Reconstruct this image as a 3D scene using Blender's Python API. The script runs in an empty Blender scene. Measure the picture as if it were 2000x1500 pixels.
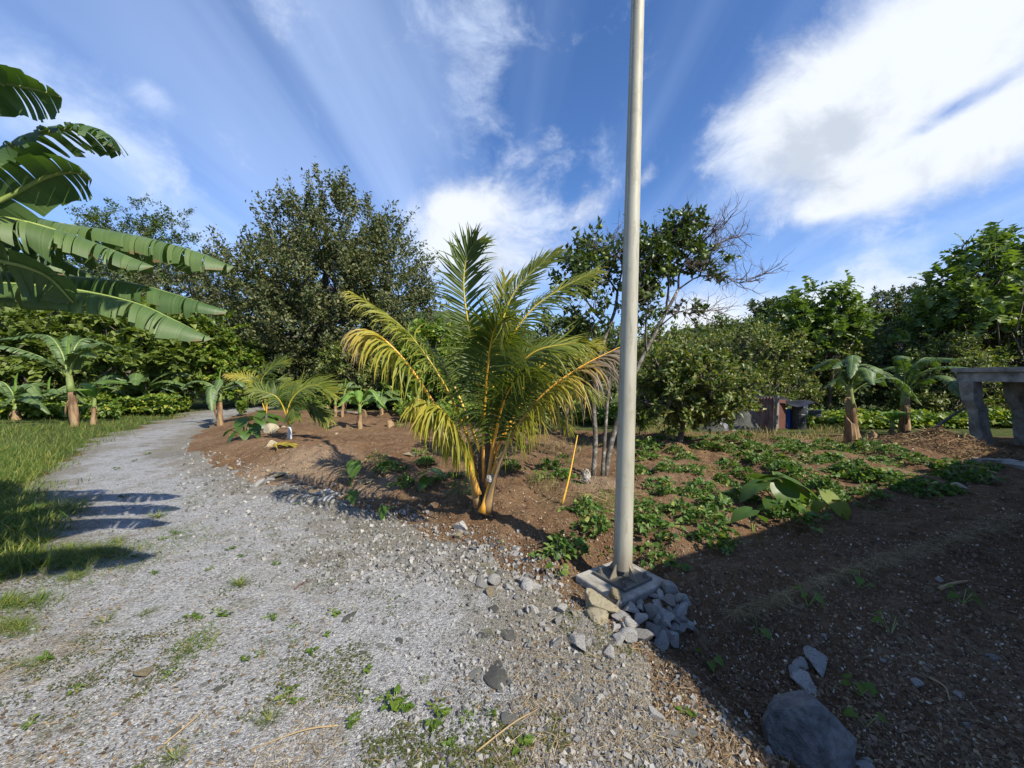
import bpy, math, random
import numpy as np
from mathutils import Vector, Matrix

# ------------------------------------------------------------------ camera, world, sun, exposure
S = bpy.context.scene
COL = S.collection
HC, FPX, PIT = 1.55, 751.0, math.radians(1.145)
cd = bpy.data.cameras.new('camera'); cam = bpy.data.objects.new('camera', cd); COL.objects.link(cam)
cam.location = (0, 0, HC); cam.rotation_euler = (math.pi/2 - PIT, 0, 0)
cd.sensor_width = 36; cd.lens = FPX/2000*36; cd.clip_start = 0.02; cd.clip_end = 3000
S.camera = cam
S.view_settings.view_transform = 'Standard'; S.view_settings.look = 'None'
S.view_settings.exposure = 0.68; S.view_settings.gamma = 1; S.view_settings.use_curve_mapping = False
S.render.engine = 'CYCLES'
S.cycles.use_denoising = True
S.cycles.max_bounces = 8; S.cycles.transparent_max_bounces = 8; S.cycles.diffuse_bounces = 4
S.cycles.sample_clamp_indirect = 6

SUN_EL = math.radians(41)
SH = np.array([-0.74, 0.67]); SH = SH/np.linalg.norm(SH)          # direction shadows fall along the ground
SUNV = Vector((-SH[0]*math.cos(SUN_EL), -SH[1]*math.cos(SUN_EL), math.sin(SUN_EL)))
SUN_AZ = math.atan2(SUNV.x, SUNV.y)

sl = bpy.data.lights.new('sun', 'SUN'); sl.energy = 5.0; sl.angle = math.radians(0.53); sl.color = (1.0, 0.925, 0.79)
so = bpy.data.objects.new('sun', sl); COL.objects.link(so); so.location = (20, -20, 30)
so.rotation_euler = SUNV.to_track_quat('Z', 'Y').to_euler()


class G:
    """small node-graph helper"""
    def __init__(s, t): s.t = t; t.nodes.clear()
    def n(s, typ, ins=None, **props):
        nd = s.t.nodes.new(typ)
        for k, v in props.items(): setattr(nd, k, v)
        for k, v in (ins or {}).items():
            i = nd.inputs[k]
            if isinstance(v, bpy.types.NodeSocket): s.t.links.new(v, i)
            else: i.default_value = v
        return nd
    def m(s, op, a, b=0.0, c=0.0, clamp=False):
        return s.n('ShaderNodeMath', {0: a, 1: b, 2: c}, operation=op, use_clamp=clamp).outputs[0]
    def v(s, op, a, b=(0, 0, 0)):
        nd = s.n('ShaderNodeVectorMath', {0: a, 1: b}, operation=op)
        return nd.outputs['Value'] if op in ('DOT_PRODUCT', 'LENGTH') else nd.outputs[0]
    def sm(s, x, a, b):
        return s.n('ShaderNodeMapRange', {0: x, 1: a, 2: b, 3: 0.0, 4: 1.0}, interpolation_type='SMOOTHSTEP').outputs[0]
    def mix(s, f, a, b, mode='MIX'):
        nd = s.n('ShaderNodeMix', {0: f, 6: a, 7: b}, data_type='RGBA', blend_type=mode)
        return nd.outputs[2]
    def noise(s, vec, scale, detail=3, rough=0.55, dist=0.0):
        return s.n('ShaderNodeTexNoise', {'Vector': vec, 'Scale': scale, 'Detail': detail, 'Roughness': rough, 'Distortion': dist})
    def ramp(s, f, stops):
        nd = s.n('ShaderNodeValToRGB', {0: f}); e = nd.color_ramp.elements
        while len(e) < len(stops): e.new(0.5)
        for el, (p, c) in zip(e, stops): el.position = p; el.color = (*c, 1) if len(c) == 3 else c
        return nd.outputs[0]


def c4(c): return (c[0], c[1], c[2], 1.0)

CAM = np.array([0, 0, HC])
_F = np.array([0, math.cos(PIT), -math.sin(PIT)]); _U = np.array([0, math.sin(PIT), math.cos(PIT)])
def pdir(px, py):
    px = np.asarray(px, float); py = np.asarray(py, float)
    return ((px-1000)/FPX)[..., None]*np.array([1., 0, 0]) + _F + ((750-py)/FPX)[..., None]*_U
def at(px, py, Y):
    d = pdir(px, py); return CAM + d*(np.asarray(Y)/d[..., 1])[..., None]

# ---- world: Nishita sky with procedural clouds laid out by direction
W = bpy.data.worlds.new('World'); S.world = W; W.use_nodes = True
g = G(W.node_tree)
sky = g.n('ShaderNodeTexSky', sky_type='NISHITA', sun_disc=False, sun_elevation=SUN_EL, sun_rotation=SUN_AZ,
          altitude=200, air_density=1.0, dust_density=0.35, ozone_density=3.0)
d = g.v('NORMALIZE', g.n('ShaderNodeTexCoord').outputs['Generated'])
sep = g.n('ShaderNodeSeparateXYZ', {0: d})
zz = g.m('ADD', g.m('MAXIMUM', sep.outputs[2], 0.0), 0.12)
pl = g.n('ShaderNodeCombineXYZ', {0: g.m('DIVIDE', sep.outputs[0], zz), 1: g.m('DIVIDE', sep.outputs[1], zz), 2: 0.0}).outputs[0]
wq = g.noise(d, 4.0, 3, 0.5).outputs['Color']
dw = g.v('ADD', d, g.v('MULTIPLY', g.v('SUBTRACT', wq, (0.5, 0.5, 0.5)), (0.10, 0.10, 0.10)))
nA = g.noise(dw, 3.4, 7, 0.62, 0.4).outputs[0]
nB = g.noise(g.v('MULTIPLY', dw, (1.0, 1.0, 1.4)), 10.0, 6, 0.66, 0.3).outputs[0]
nz = g.m('ADD', g.m('MULTIPLY', g.m('SUBTRACT', nA, 0.5), 5.2), g.m('MULTIPLY', g.m('SUBTRACT', nB, 0.5), 2.4))

def blob(px, py, ax, ay, ang, wgt):
    """one cloud mass: a direction with two angular half-widths (given in photo pixels)"""
    c = pdir(px, py); k = np.linalg.norm(c); c = c/k
    a = math.radians(ang)
    ux = pdir(px+10*math.cos(a), py-10*math.sin(a)); ux = ux/np.linalg.norm(ux) - c; sx = np.linalg.norm(ux)/10; ux /= np.linalg.norm(ux)
    uy = pdir(px+10*math.sin(a), py+10*math.cos(a)); uy = uy/np.linalg.norm(uy) - c; sy = np.linalg.norm(uy)/10; uy /= np.linalg.norm(uy)
    da = g.m('DIVIDE', g.v('DOT_PRODUCT', d, tuple(ux)), ax*sx); db = g.m('DIVIDE', g.v('DOT_PRODUCT', d, tuple(uy)), ay*sy)
    oa = float(np.dot(c, ux))/(ax*sx); ob = float(np.dot(c, uy))/(ay*sy)
    da = g.m('SUBTRACT', da, oa); db = g.m('SUBTRACT', db, ob)
    r = g.m('ADD', g.m('MULTIPLY', da, da), g.m('MULTIPLY', db, db))
    e = g.m('EXPONENT', g.m('MULTIPLY', r, -1.0))
    front = g.m('GREATER_THAN', g.v('DOT_PRODUCT', d, tuple(c)), 0.2)
    return g.m('MULTIPLY', g.m('MULTIPLY', e, wgt), front)

def total(bl):
    t = bl[0]
    for b in bl[1:]: t = g.m('ADD', t, b)
    return t
dense = total([blob(1720, 130, 360, 170, 38, 0.95), blob(1570, 280, 160, 120, 50, 0.55), blob(1930, 60, 280, 170, 30, 0.8),
               blob(1920, 275, 280, 80, 22, 0.95), blob(1700, 335, 230, 60, 22, 0.65), blob(1500, 180, 100, 60, 40, 0.25), blob(1830, 235, 170, 26, 32, -1.1),
               blob(905, 405, 85, 48, 0, 0.95), blob(965, 510, 140, 75, 0, 0.95), blob(850, 470, 80, 70, 0, 0.75),
               blob(1160, 395, 65, 34, 25, 0.55), blob(1260, 350, 65, 20, 35, 0.5), blob(1355, 625, 80, 65, 0, 0.95),
               blob(1600, 600, 110, 45, 0, 0.65), blob(1800, 555, 300, 50, 4, 0.75), blob(1620, 405, 70, 22, 0, 0.6)])
thin = total([blob(930, 120, 90, 140, -28, 0.85), blob(850, 20, 60, 60, 0, 0.4), blob(60, 160, 190, 170, 0, 0.7), blob(250, 290, 80, 45, 0, 0.6), blob(310, 195, 60, 35, 0, 0.55),
              blob(1850, 480, 280, 70, 15, 0.7), blob(1190, 290, 60, 120, 10, 0.5), blob(1060, 440, 60, 40, 0, 0.55), blob(1520, 440, 70, 20, 40, 0.45), blob(1460, 330, 120, 150, 30, 0.45)])
mD = g.sm(g.m('ADD', dense, g.m('MULTIPLY', nz, 0.42)), 0.10, 1.22)
mT = g.m('MULTIPLY', g.sm(g.m('ADD', thin, g.m('MULTIPLY', nz, 0.50)), 0.2, 1.3), 0.85)
pls = g.v('MULTIPLY', pl, (1.0, 0.13, 1.0))
ci = g.noise(pls, 1.7, 5, 0.5, 0.6).outputs[0]
mC = g.m('MULTIPLY', g.sm(ci, 0.36, 0.80), 0.70)
hz = g.m('MULTIPLY', g.sm(sep.outputs[2], 0.45, 0.0), 0.45)          # paler air low down
scat = g.m('MULTIPLY', g.sm(g.noise(pl, 0.55, 7, 0.6, 0.4).outputs[0], 0.66, 0.80), g.sm(sep.outputs[1], 0.25, -0.1))  # scattered clouds behind the camera
shade = total([blob(1560, 300, 150, 110, 50, 1.0), blob(1690, 210, 160, 60, 35, 0.6), blob(1960, 300, 120, 40, 20, 0.4), blob(960, 520, 150, 40, 0, 0.5), blob(1850, 470, 200, 40, 10, 0.6)])
inner = g.sm(g.m('ADD', g.m('MULTIPLY', g.m('SUBTRACT', g.noise(g.v('ADD', dw, (3.1, 0.4, 0.12)), 5.5, 6, 0.6, 0.3).outputs[0], 0.5), 3.4), g.m('MULTIPLY', shade, 0.9)), 0.25, 1.1)
ccol = g.mix(g.m('MULTIPLY', inner, 0.9), (6.2, 6.55, 7.1, 1), (4.0, 4.5, 5.3, 1))
SKYT = (0.70, 0.95, 1.28, 1)
col = g.mix(1.0, sky.outputs[0], SKYT, 'MULTIPLY')
col = g.mix(hz, col, (3.6, 4.9, 8.2, 1))
col = g.mix(mC, col, (4.1, 5.3, 7.9, 1))
col = g.mix(mT, col, (5.0, 5.9, 7.6, 1))
col = g.mix(g.m('MULTIPLY', scat, 0.8), col, (6.2, 6.6, 7.4, 1))
col = g.mix(mD, col, ccol)
bg = g.n('ShaderNodeBackground', {'Color': col, 'Strength': 0.094})
g.t.links.new(bg.outputs[0], g.n('ShaderNodeOutputWorld').inputs[0])

# ------------------------------------------------------------------ helpers: random, noise, meshes
rng = np.random.default_rng(11)
random.seed(11)
_T = np.random.default_rng(3).random((256, 256))
def vn(x, y, f=1.0, o=0.0):
    x = np.asarray(x, float)*f+o*17.3+400.5; y = np.asarray(y, float)*f+o*31.7+400.5
    xi = np.floor(x).astype(int); yi = np.floor(y).astype(int); u = x-xi; v = y-yi
    u = u*u*(3-2*u); v = v*v*(3-2*v)
    a = _T[xi & 255, yi & 255]; b = _T[(xi+1) & 255, yi & 255]; c = _T[xi & 255, (yi+1) & 255]; e = _T[(xi+1) & 255, (yi+1) & 255]
    return (a*(1-u)+b*u)*(1-v)+(c*(1-u)+e*u)*v-0.5
def fbm(x, y, f, o=0.0, n=3):
    r, a = 0.0, 1.0
    for i in range(n): r = r+a*vn(x, y, f, o+i*3.1); f *= 2.03; a *= 0.5
    return r
def ss(a, b, x):
    t = np.clip((np.asarray(x, float)-a)/(b-a), 0, 1); return t*t*(3-2*t)
def nrm(v):
    v = np.asarray(v, float); return v/np.maximum(np.linalg.norm(v, axis=-1, keepdims=True), 1e-9)
def basis(dirs, normals):
    y = nrm(dirs); x = np.cross(y, normals); bad = np.linalg.norm(x, axis=-1) < 1e-5
    if np.any(bad): x[bad] = np.cross(y[bad], np.array([0.31, 0.77, 0.55]))
    x = nrm(x); z = np.cross(x, y)
    return np.stack([x, y, z], axis=-1)
def randdirs(n, r=rng): return nrm(r.normal(size=(n, 3)))
def yawR(a):
    a = np.asarray(a); c, s = np.cos(a), np.sin(a); o = np.zeros_like(c); i = o+1
    return np.stack([np.stack([c, -s, o], -1), np.stack([s, c, o], -1), np.stack([o, o, i], -1)], -2)
def randR(n, r=rng):
    return basis(randdirs(n, r), randdirs(n, r))

class MB:
    """collects vertex and face arrays and links them as one mesh object"""
    def __init__(s): s.V, s.F, s.A, s.n = [], [], [], 0
    def add(s, V, F, a=None, mat=0):
        V = np.asarray(V, float).reshape(-1, 3); F = np.asarray(F, int)
        s.V.append(V); s.F.append((F+s.n, mat)); s.n += len(V)
        s.A.append(np.full(len(V), 0.0) if a is None else np.broadcast_to(np.asarray(a, float), (len(V),)))
        return s
    def inst(s, tpl, R, T, sc, a=None, mat=0):
        Vt, Ft = tpl; n = len(T); Vt = np.asarray(Vt, float); Ft = np.asarray(Ft, int)
        sc = np.asarray(sc, float)
        if sc.ndim == 0: sc = np.full(n, float(sc))
        if sc.ndim == 1: sc = np.repeat(sc[:, None], 3, 1)
        V = np.einsum('nij,nkj->nki', R, Vt[None]*sc[:, None, :])+np.asarray(T)[:, None, :]
        F = (Ft[None]+(np.arange(n)*len(Vt))[:, None, None]).reshape(-1, Ft.shape[1])
        if a is not None: a = np.repeat(np.asarray(a, float), len(Vt))
        return s.add(V.reshape(-1, 3), F, a, mat)
    def tube(s, P, r, sides=6, a=None, cap=True, mat=0):
        P = np.asarray(P, float); k = len(P); r = np.atleast_1d(np.asarray(r, float)); r = np.interp(np.linspace(0, 1, k), np.linspace(0, 1, len(r)), r) if len(r) > 1 else np.full(k, r[0])
        T = nrm(np.gradient(P, axis=0)); up = np.array([0, 0, 1.0]) if abs(T[0, 2]) < 0.9 else np.array([1.0, 0, 0])
        n0 = nrm(np.cross(T[0], up)); N = [n0]
        for i in range(1, k):
            q = N[-1]-T[i]*np.dot(N[-1], T[i]); N.append(q/max(np.linalg.norm(q), 1e-9))
        N = np.array(N); B = np.cross(T, N)
        an = np.arange(sides)/sides*2*math.pi
        V = P[:, None, :]+r[:, None, None]*(np.cos(an)[None, :, None]*N[:, None, :]+np.sin(an)[None, :, None]*B[:, None, :])
        i = np.arange(k-1)[:, None]*sides; j = np.arange(sides)[None]; j2 = (j+1) % sides
        F = np.stack([i+j, i+j2, i+sides+j2, i+sides+j], -1).reshape(-1, 4)
        V = V.reshape(-1, 3)
        av = None if a is None else np.repeat(np.broadcast_to(np.asarray(a, float), (k,)), sides)
        s.add(V, F, av, mat)
        if cap:
            for base, ci in ((0, 0), (k-1, (k-1)*sides)):
                c = s.n; s.add(P[base][None], np.zeros((0, 3), int), None if a is None else [av[ci]], mat)
                q = np.arange(sides); ring = c-k*sides-(1 if base else 0)+ci
                tri = np.stack([ring+q, ring+(q+1) % sides, np.full(sides, c)], -1)
                if base == 0: tri = tri[:, ::-1]
                s.F.append((tri, mat))
        return s
    def box(s, c, size, R=None, mat=0, taper=1.0):
        x, y, z = np.asarray(size)/2
        V = np.array([[-x, -y, -z], [x, -y, -z], [x, y, -z], [-x, y, -z], [-x*taper, -y*taper, z], [x*taper, -y*taper, z], [x*taper, y*taper, z], [-x*taper, y*taper, z]])
        if R is not None: V = V@np.asarray(R).T
        return s.add(V+np.asarray(c), [[0, 3, 2, 1], [4, 5, 6, 7], [0, 1, 5, 4], [1, 2, 6, 5], [2, 3, 7, 6], [3, 0, 4, 7]], None, mat)
    def mesh(s, name, mats, smooth=False, attr=None):
        V = np.concatenate(s.V); me = bpy.data.meshes.new(name)
        lt, li, mi = [], [], []
        for F, m in s.F:
            if not len(F): continue
            lt.append(np.full(len(F), F.shape[1])); li.append(F.reshape(-1)); mi.append(np.full(len(F), m))
        lt = np.concatenate(lt); li = np.concatenate(li); mi = np.concatenate(mi)
        me.vertices.add(len(V)); me.vertices.foreach_set('co', V.astype(np.float32).ravel())
        me.loops.add(len(li)); me.loops.foreach_set('vertex_index', li.astype(np.int32))
        me.polygons.add(len(lt)); st = np.concatenate([[0], np.cumsum(lt)[:-1]])
        me.polygons.foreach_set('loop_start', st.astype(np.int32))
        me.polygons.foreach_set('material_index', mi.astype(np.int32))
        me.polygons.foreach_set('use_smooth', np.full(len(lt), smooth))
        if attr:
            at_ = me.attributes.new(attr, 'FLOAT', 'POINT'); at_.data.foreach_set('value', np.concatenate(s.A).astype(np.float32))
        me.update(calc_edges=True)
        for m in (mats if isinstance(mats, (list, tuple)) else [mats]): me.materials.append(m)
        return me
    def build(s, name, mats, parent=None, smooth=False, attr=None, loc=None):
        return link(name, s.mesh(name, mats, smooth, attr), parent, loc)

def link(name, me, parent=None, loc=None):
    o = bpy.data.objects.new(name, me); COL.objects.link(o)
    if parent is not None: o.parent = parent
    if loc is not None: o.location = tuple(loc)
    return o
def tag(o, label=None, cat=None, group=None, kind=None):
    if label: o['label'] = label
    if cat: o['category'] = cat
    if group: o['group'] = group
    if kind: o['kind'] = kind
    return o
def thing(name, label, cat, loc=(0, 0, 0), group=None, rz=0.0):
    o = bpy.data.objects.new(name, None); o.empty_display_size = 0.1; COL.objects.link(o)
    o.location = tuple(float(v) for v in loc); o.rotation_euler = (0, 0, rz)
    return tag(o, label, cat, group)
def dup(root, loc, rz=0.0, sc=1.0, label=None, group=None):
    def cp(o, par):
        c = o.copy(); COL.objects.link(c)
        if par is not None: c.parent = par
        for k in o.children: cp(k, c)
        return c
    r = cp(root, None); r.location = tuple(float(v) for v in loc); r.rotation_euler = (0, 0, rz)
    r.scale = (sc, sc, sc) if np.ndim(sc) == 0 else tuple(sc)
    if label: r['label'] = label
    if group: r['group'] = group
    return r
def curve(P, n):
    """Catmull-Rom through control points, n samples"""
    P = np.asarray(P, float); Q = np.concatenate([[2*P[0]-P[1]], P, [2*P[-1]-P[-2]]]); k = len(P)-1
    t = np.linspace(0, k, n); i = np.minimum(t.astype(int), k-1); u = (t-i)[:, None]
    a, b, c, e = Q[i], Q[i+1], Q[i+2], Q[i+3]
    return 0.5*((2*b)+(c-a)*u+(2*a-5*b+4*c-e)*u**2+(3*b-a-3*c+e)*u**3)

# ------------------------------------------------------------------ materials
def newmat(name):
    m = bpy.data.materials.new(name); m.use_nodes = True; return m, G(m.node_tree)
def out(g, sh, disp=None):
    o = g.n('ShaderNodeOutputMaterial'); g.t.links.new(sh, o.inputs[0])
def princ(g, col, rough=0.7, bump=None, bs=0.3, bd=0.02, spec=0.3, metal=0.0):
    ins = {'Base Color': col, 'Roughness': rough, 'Specular IOR Level': spec, 'Metallic': metal}
    if bump is not None: ins['Normal'] = g.n('ShaderNodeBump', {'Strength': bs, 'Distance': bd, 'Height': bump}).outputs[0]
    return g.n('ShaderNodeBsdfPrincipled', ins).outputs[0]
def leafmat(name, cols, rough=0.45, trans=0.28, spec=0.4, tint=(1.5, 1.6, 0.6)):
    m, g = newmat(name)
    r = g.n('ShaderNodeNewGeometry').outputs['Random Per Island']
    k = len(cols); c = g.ramp(r, [(i/max(k-1, 1), q) for i, q in enumerate(cols)])
    pos = g.n('ShaderNodeTexCoord').outputs['Object']
    f = g.noise(pos, 0.9, 3).outputs[0]
    c = g.mix(g.m('MULTIPLY', f, 0.9), c, g.mix(1.0, c, (0.62, 0.66, 0.7, 1), 'MULTIPLY'))
    p = princ(g, c, rough, spec=spec)
    t = g.n('ShaderNodeBsdfTranslucent', {'Color': g.mix(1.0, c, c4(tint), 'MULTIPLY')}).outputs[0]
    mx = g.n('ShaderNodeMixShader', {0: trans, 1: p, 2: t}).outputs[0]
    out(g, mx); return m
def noisemat(name, cols, scale=8.0, rough=0.85, bs=0.5, bd=0.01, bscale=None, detail=6, stretch=(1, 1, 1), spec=0.25, island=0.0, metal=0.0):
    m, g = newmat(name)
    pos = g.v('MULTIPLY', g.n('ShaderNodeTexCoord').outputs['Object'], stretch)
    f = g.noise(pos, scale, detail, 0.65).outputs[0]
    f2 = g.noise(pos, bscale or scale*3, 5, 0.7).outputs[0]
    if island:
        r = g.n('ShaderNodeNewGeometry').outputs['Random Per Island']
        f = g.m('ADD', g.m('MULTIPLY', f, 1-island), g.m('MULTIPLY', r, island))
        a, b = 0.15, 0.85
    else: a, b = 0.3, 0.7
    k = len(cols); c = g.ramp(f, [(a+(b-a)*i/max(k-1, 1), q) for i, q in enumerate(cols)])
    out(g, princ(g, c, rough, f2, bs, bd, spec, metal)); return m
def objmat(name, cols, scale=6.0, rough=0.85, bs=0.6, bd=0.01, spot=None):
    """like noisemat but the tone also differs from object to object"""
    m, g = newmat(name)
    pos = g.n('ShaderNodeTexCoord').outputs['Object']
    r = g.n('ShaderNodeObjectInfo').outputs['Random']
    f = g.noise(g.v('ADD', pos, g.n('ShaderNodeCombineXYZ', {0: g.m('MULTIPLY', r, 37.0)}).outputs[0]), scale, 6, 0.65).outputs[0]
    ff = g.m('ADD', g.m('MULTIPLY', f, 0.5), g.m('MULTIPLY', r, 0.5))
    k = len(cols); c = g.ramp(ff, [(0.2+0.6*i/max(k-1, 1), q) for i, q in enumerate(cols)])
    f2 = g.noise(pos, scale*5, 5, 0.7).outputs[0]
    if spot is not None:
        c = g.mix(g.sm(g.noise(pos, scale*1.3, 4, 0.7).outputs[0], 0.52, 0.66), c, c4(spot))
    out(g, princ(g, c, rough, f2, bs, bd, 0.25)); return m

M = {}
M['bigleaf'] = leafmat('leaf_dark_green', [(0.038, 0.058, 0.018), (0.065, 0.086, 0.026), (0.065, 0.086, 0.026), (0.105, 0.125, 0.042), (0.105, 0.125, 0.042), (0.17, 0.18, 0.075), (0.17, 0.18, 0.075), (0.24, 0.2, 0.08)], 0.5, 0.25, 0.35)
M['guava'] = leafmat('leaf_orchard', [(0.0566, 0.0936, 0.0184), (0.092, 0.1344, 0.0265), (0.092, 0.1344, 0.0265), (0.1416, 0.186, 0.0408), (0.1416, 0.186, 0.0408), (0.2407, 0.252, 0.0612), (0.2407, 0.252, 0.0612), (0.24, 0.2, 0.08)], 0.45, 0.3, 0.4)
M['citrus'] = leafmat('leaf_citrus', [(0.0407, 0.069, 0.0137), (0.0678, 0.1035, 0.0195), (0.1153, 0.1552, 0.0293)], 0.4, 0.25, 0.45)
M['bread'] = leafmat('leaf_breadfruit', [(0.0649, 0.11, 0.0187), (0.0974, 0.154, 0.0281), (0.0974, 0.154, 0.0281), (0.0974, 0.154, 0.0281), (0.1428, 0.2035, 0.0374), (0.1428, 0.2035, 0.0374), (0.12, 0.19, 0.04), (0.2, 0.27, 0.055)], 0.42, 0.32, 0.4)
M['broad'] = leafmat('leaf_broad_light', [(0.10, 0.14, 0.024), (0.14, 0.19, 0.033), (0.21, 0.255, 0.05)], 0.5, 0.32, 0.35)
M['vine'] = leafmat('leaf_vine', [(0.07, 0.13, 0.017), (0.115, 0.19, 0.024), (0.18, 0.265, 0.033), (0.36, 0.36, 0.045)], 0.45, 0.32, 0.4)
M['feather'] = leafmat('leaf_feathery', [(0.0573, 0.0918, 0.0184), (0.0892, 0.1296, 0.0275), (0.1274, 0.1728, 0.0367)], 0.5, 0.3, 0.3)
M['darkfar'] = leafmat('leaf_far_dark', [(0.0496, 0.0744, 0.0204), (0.0736, 0.1032, 0.0265), (0.1133, 0.138, 0.0367)], 0.5, 0.2, 0.35)
M['sweet'] = leafmat('leaf_sweet_potato', [(0.04, 0.092, 0.016), (0.065, 0.132, 0.023), (0.065, 0.132, 0.023), (0.10, 0.18, 0.032), (0.10, 0.18, 0.032), (0.10, 0.18, 0.032), (0.2, 0.27, 0.055), (0.30, 0.29, 0.06)], 0.5, 0.28, 0.35)
M['taro'] = leafmat('leaf_taro', [(0.0637, 0.1296, 0.0202), (0.0956, 0.1674, 0.0275), (0.1274, 0.2052, 0.0367)], 0.42, 0.35, 0.4)
M['yellowleaf'] = leafmat('leaf_yellowing', [(0.16, 0.21, 0.035), (0.26, 0.27, 0.045)], 0.5, 0.3, 0.3)
M['weed'] = leafmat('leaf_weed', [(0.0637, 0.1188, 0.0147), (0.102, 0.1728, 0.022), (0.1784, 0.2376, 0.0321)], 0.5, 0.3, 0.3)
M['moss'] = leafmat('leaf_moss', [(0.045, 0.056, 0.015), (0.075, 0.095, 0.022), (0.12, 0.14, 0.032), (0.17, 0.14, 0.06)], 0.7, 0.15, 0.2)
M['grass'] = leafmat('grass_blades', [(0.0537, 0.1105, 0.0133), (0.092, 0.156, 0.0199), (0.1534, 0.208, 0.0309), (0.3068, 0.26, 0.0663)], 0.5, 0.3, 0.3)
M['grassdry'] = leafmat('dry_grass_blades', [(0.16, 0.16, 0.05), (0.3, 0.24, 0.10), (0.42, 0.34, 0.16), (0.09, 0.13, 0.03)], 0.6, 0.25, 0.2)
M['straw'] = noisemat('straw', [(0.14, 0.09, 0.045), (0.28, 0.2, 0.10), (0.45, 0.36, 0.2)], 5, 0.8, 0.1, island=0.8)
M['litter'] = noisemat('dead_leaves', [(0.05, 0.035, 0.022), (0.13, 0.09, 0.05), (0.24, 0.18, 0.10)], 6, 0.85, 0.1, island=0.85)
M['roots'] = noisemat('dry_roots', [(0.08, 0.045, 0.022), (0.17, 0.11, 0.055), (0.34, 0.25, 0.13)], 5, 0.85, 0.1, island=0.8)
M['bark'] = noisemat('bark', [(0.05, 0.042, 0.034), (0.11, 0.095, 0.075), (0.2, 0.18, 0.15)], 9, 0.9, 0.8, 0.02, stretch=(1, 1, 0.35))
M['barkpale'] = noisemat('bark_lichen', [(0.10, 0.085, 0.07), (0.24, 0.22, 0.18), (0.46, 0.44, 0.39)], 14, 0.9, 0.8, 0.01, stretch=(1, 1, 0.6))
M['barkmix'] = noisemat('bark_mottled', [(0.05, 0.04, 0.034), (0.10, 0.085, 0.07), (0.22, 0.2, 0.175)], 12, 0.9, 0.8, 0.01, stretch=(1, 1, 0.6))
M['barklich'] = noisemat('bark_lichen_spots', [(0.05, 0.04, 0.034), (0.12, 0.105, 0.085), (0.34, 0.325, 0.29)], 16, 0.9, 0.8, 0.01)
M['twig'] = noisemat('dead_twig', [(0.10, 0.075, 0.06), (0.19, 0.15, 0.13)], 12, 0.9, 0.3)
M['bstem'] = noisemat('banana_stem', [(0.05, 0.03, 0.018), (0.16, 0.095, 0.05), (0.30, 0.20, 0.11), (0.17, 0.15, 0.06)], 5, 0.7, 0.5, 0.01, stretch=(1.6, 1.6, 0.35))
M['bstemgreen'] = noisemat('banana_stem_green', [(0.10, 0.15, 0.04), (0.2, 0.26, 0.08), (0.12, 0.08, 0.04)], 4, 0.5, 0.3, 0.01, stretch=(1.6, 1.6, 0.3))
M['fruit'] = noisemat('unripe_fruit', [(0.10, 0.15, 0.03), (0.2, 0.24, 0.05)], 6, 0.4, 0.1, island=0.6)
M['fruitpale'] = noisemat('pale_fruit', [(0.25, 0.29, 0.08), (0.42, 0.42, 0.14)], 6, 0.45, 0.1, island=0.7)
M['stone'] = objmat('grey_stone', [(0.26, 0.25, 0.23), (0.44, 0.43, 0.405), (0.57, 0.555, 0.53), (0.68, 0.66, 0.62)], 9, 0.85, 1.0, 0.02, spot=(0.24, 0.20, 0.15))
M['stonetan'] = objmat('tan_stone', [(0.22, 0.18, 0.11), (0.36, 0.31, 0.2), (0.45, 0.41, 0.30)], 7, 0.9, 1.0, 0.015, spot=(0.16, 0.13, 0.08))
M['stonedark'] = objmat('dark_stone', [(0.055, 0.055, 0.05), (0.11, 0.11, 0.10), (0.17, 0.17, 0.155)], 9, 0.9, 0.7, 0.01)
M['boulder'] = noisemat('boulder_stone', [(0.075, 0.073, 0.07), (0.14, 0.136, 0.13), (0.23, 0.225, 0.215), (0.13, 0.115, 0.085)], 7, 0.85, 1.0, 0.03, bscale=22)
M['gravel'] = noisemat('gravel_stones', [(0.08, 0.078, 0.074), (0.165, 0.162, 0.157), (0.225, 0.222, 0.215), (0.31, 0.30, 0.28)], 6, 0.85, 0.3, 0.004, bscale=120, island=0.85)
M['chips'] = noisemat('pale_chips', [(0.2, 0.14, 0.08), (0.38, 0.3, 0.19), (0.52, 0.48, 0.4)], 6, 0.85, 0.2, island=0.9)
M['clod'] = noisemat('soil_clods', [(0.085, 0.055, 0.036), (0.14, 0.095, 0.063), (0.21, 0.155, 0.11)], 6, 0.95, 0.6, 0.006, bscale=60, island=0.6, spec=0.1)
M['concrete'] = noisemat('weathered_concrete', [(0.12, 0.11, 0.09), (0.26, 0.24, 0.205), (0.42, 0.395, 0.345)], 5, 0.9, 0.5, 0.006, bscale=40)
M['slab'] = noisemat('pad_concrete', [(0.16, 0.15, 0.13), (0.30, 0.285, 0.25), (0.42, 0.40, 0.36)], 7, 0.9, 0.6, 0.006, bscale=60)
M['steel'] = noisemat('dark_steel', [(0.08, 0.078, 0.072), (0.17, 0.165, 0.15)], 20, 0.55, 0.2, 0.002, metal=0.3)
M['wood'] = noisemat('grey_wood', [(0.10, 0.085, 0.07), (0.22, 0.195, 0.165), (0.34, 0.31, 0.27)], 9, 0.85, 0.5, 0.006, stretch=(2, 2, 0.25))
M['plastic'] = noisemat('white_plastic', [(0.5, 0.49, 0.46), (0.72, 0.71, 0.68)], 9, 0.35, 0.3, 0.01, spec=0.5)
M['sackcloth'] = noisemat('dirty_sack', [(0.16, 0.14, 0.11), (0.34, 0.32, 0.28), (0.5, 0.48, 0.44)], 14, 0.8, 0.6, 0.01)
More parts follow.
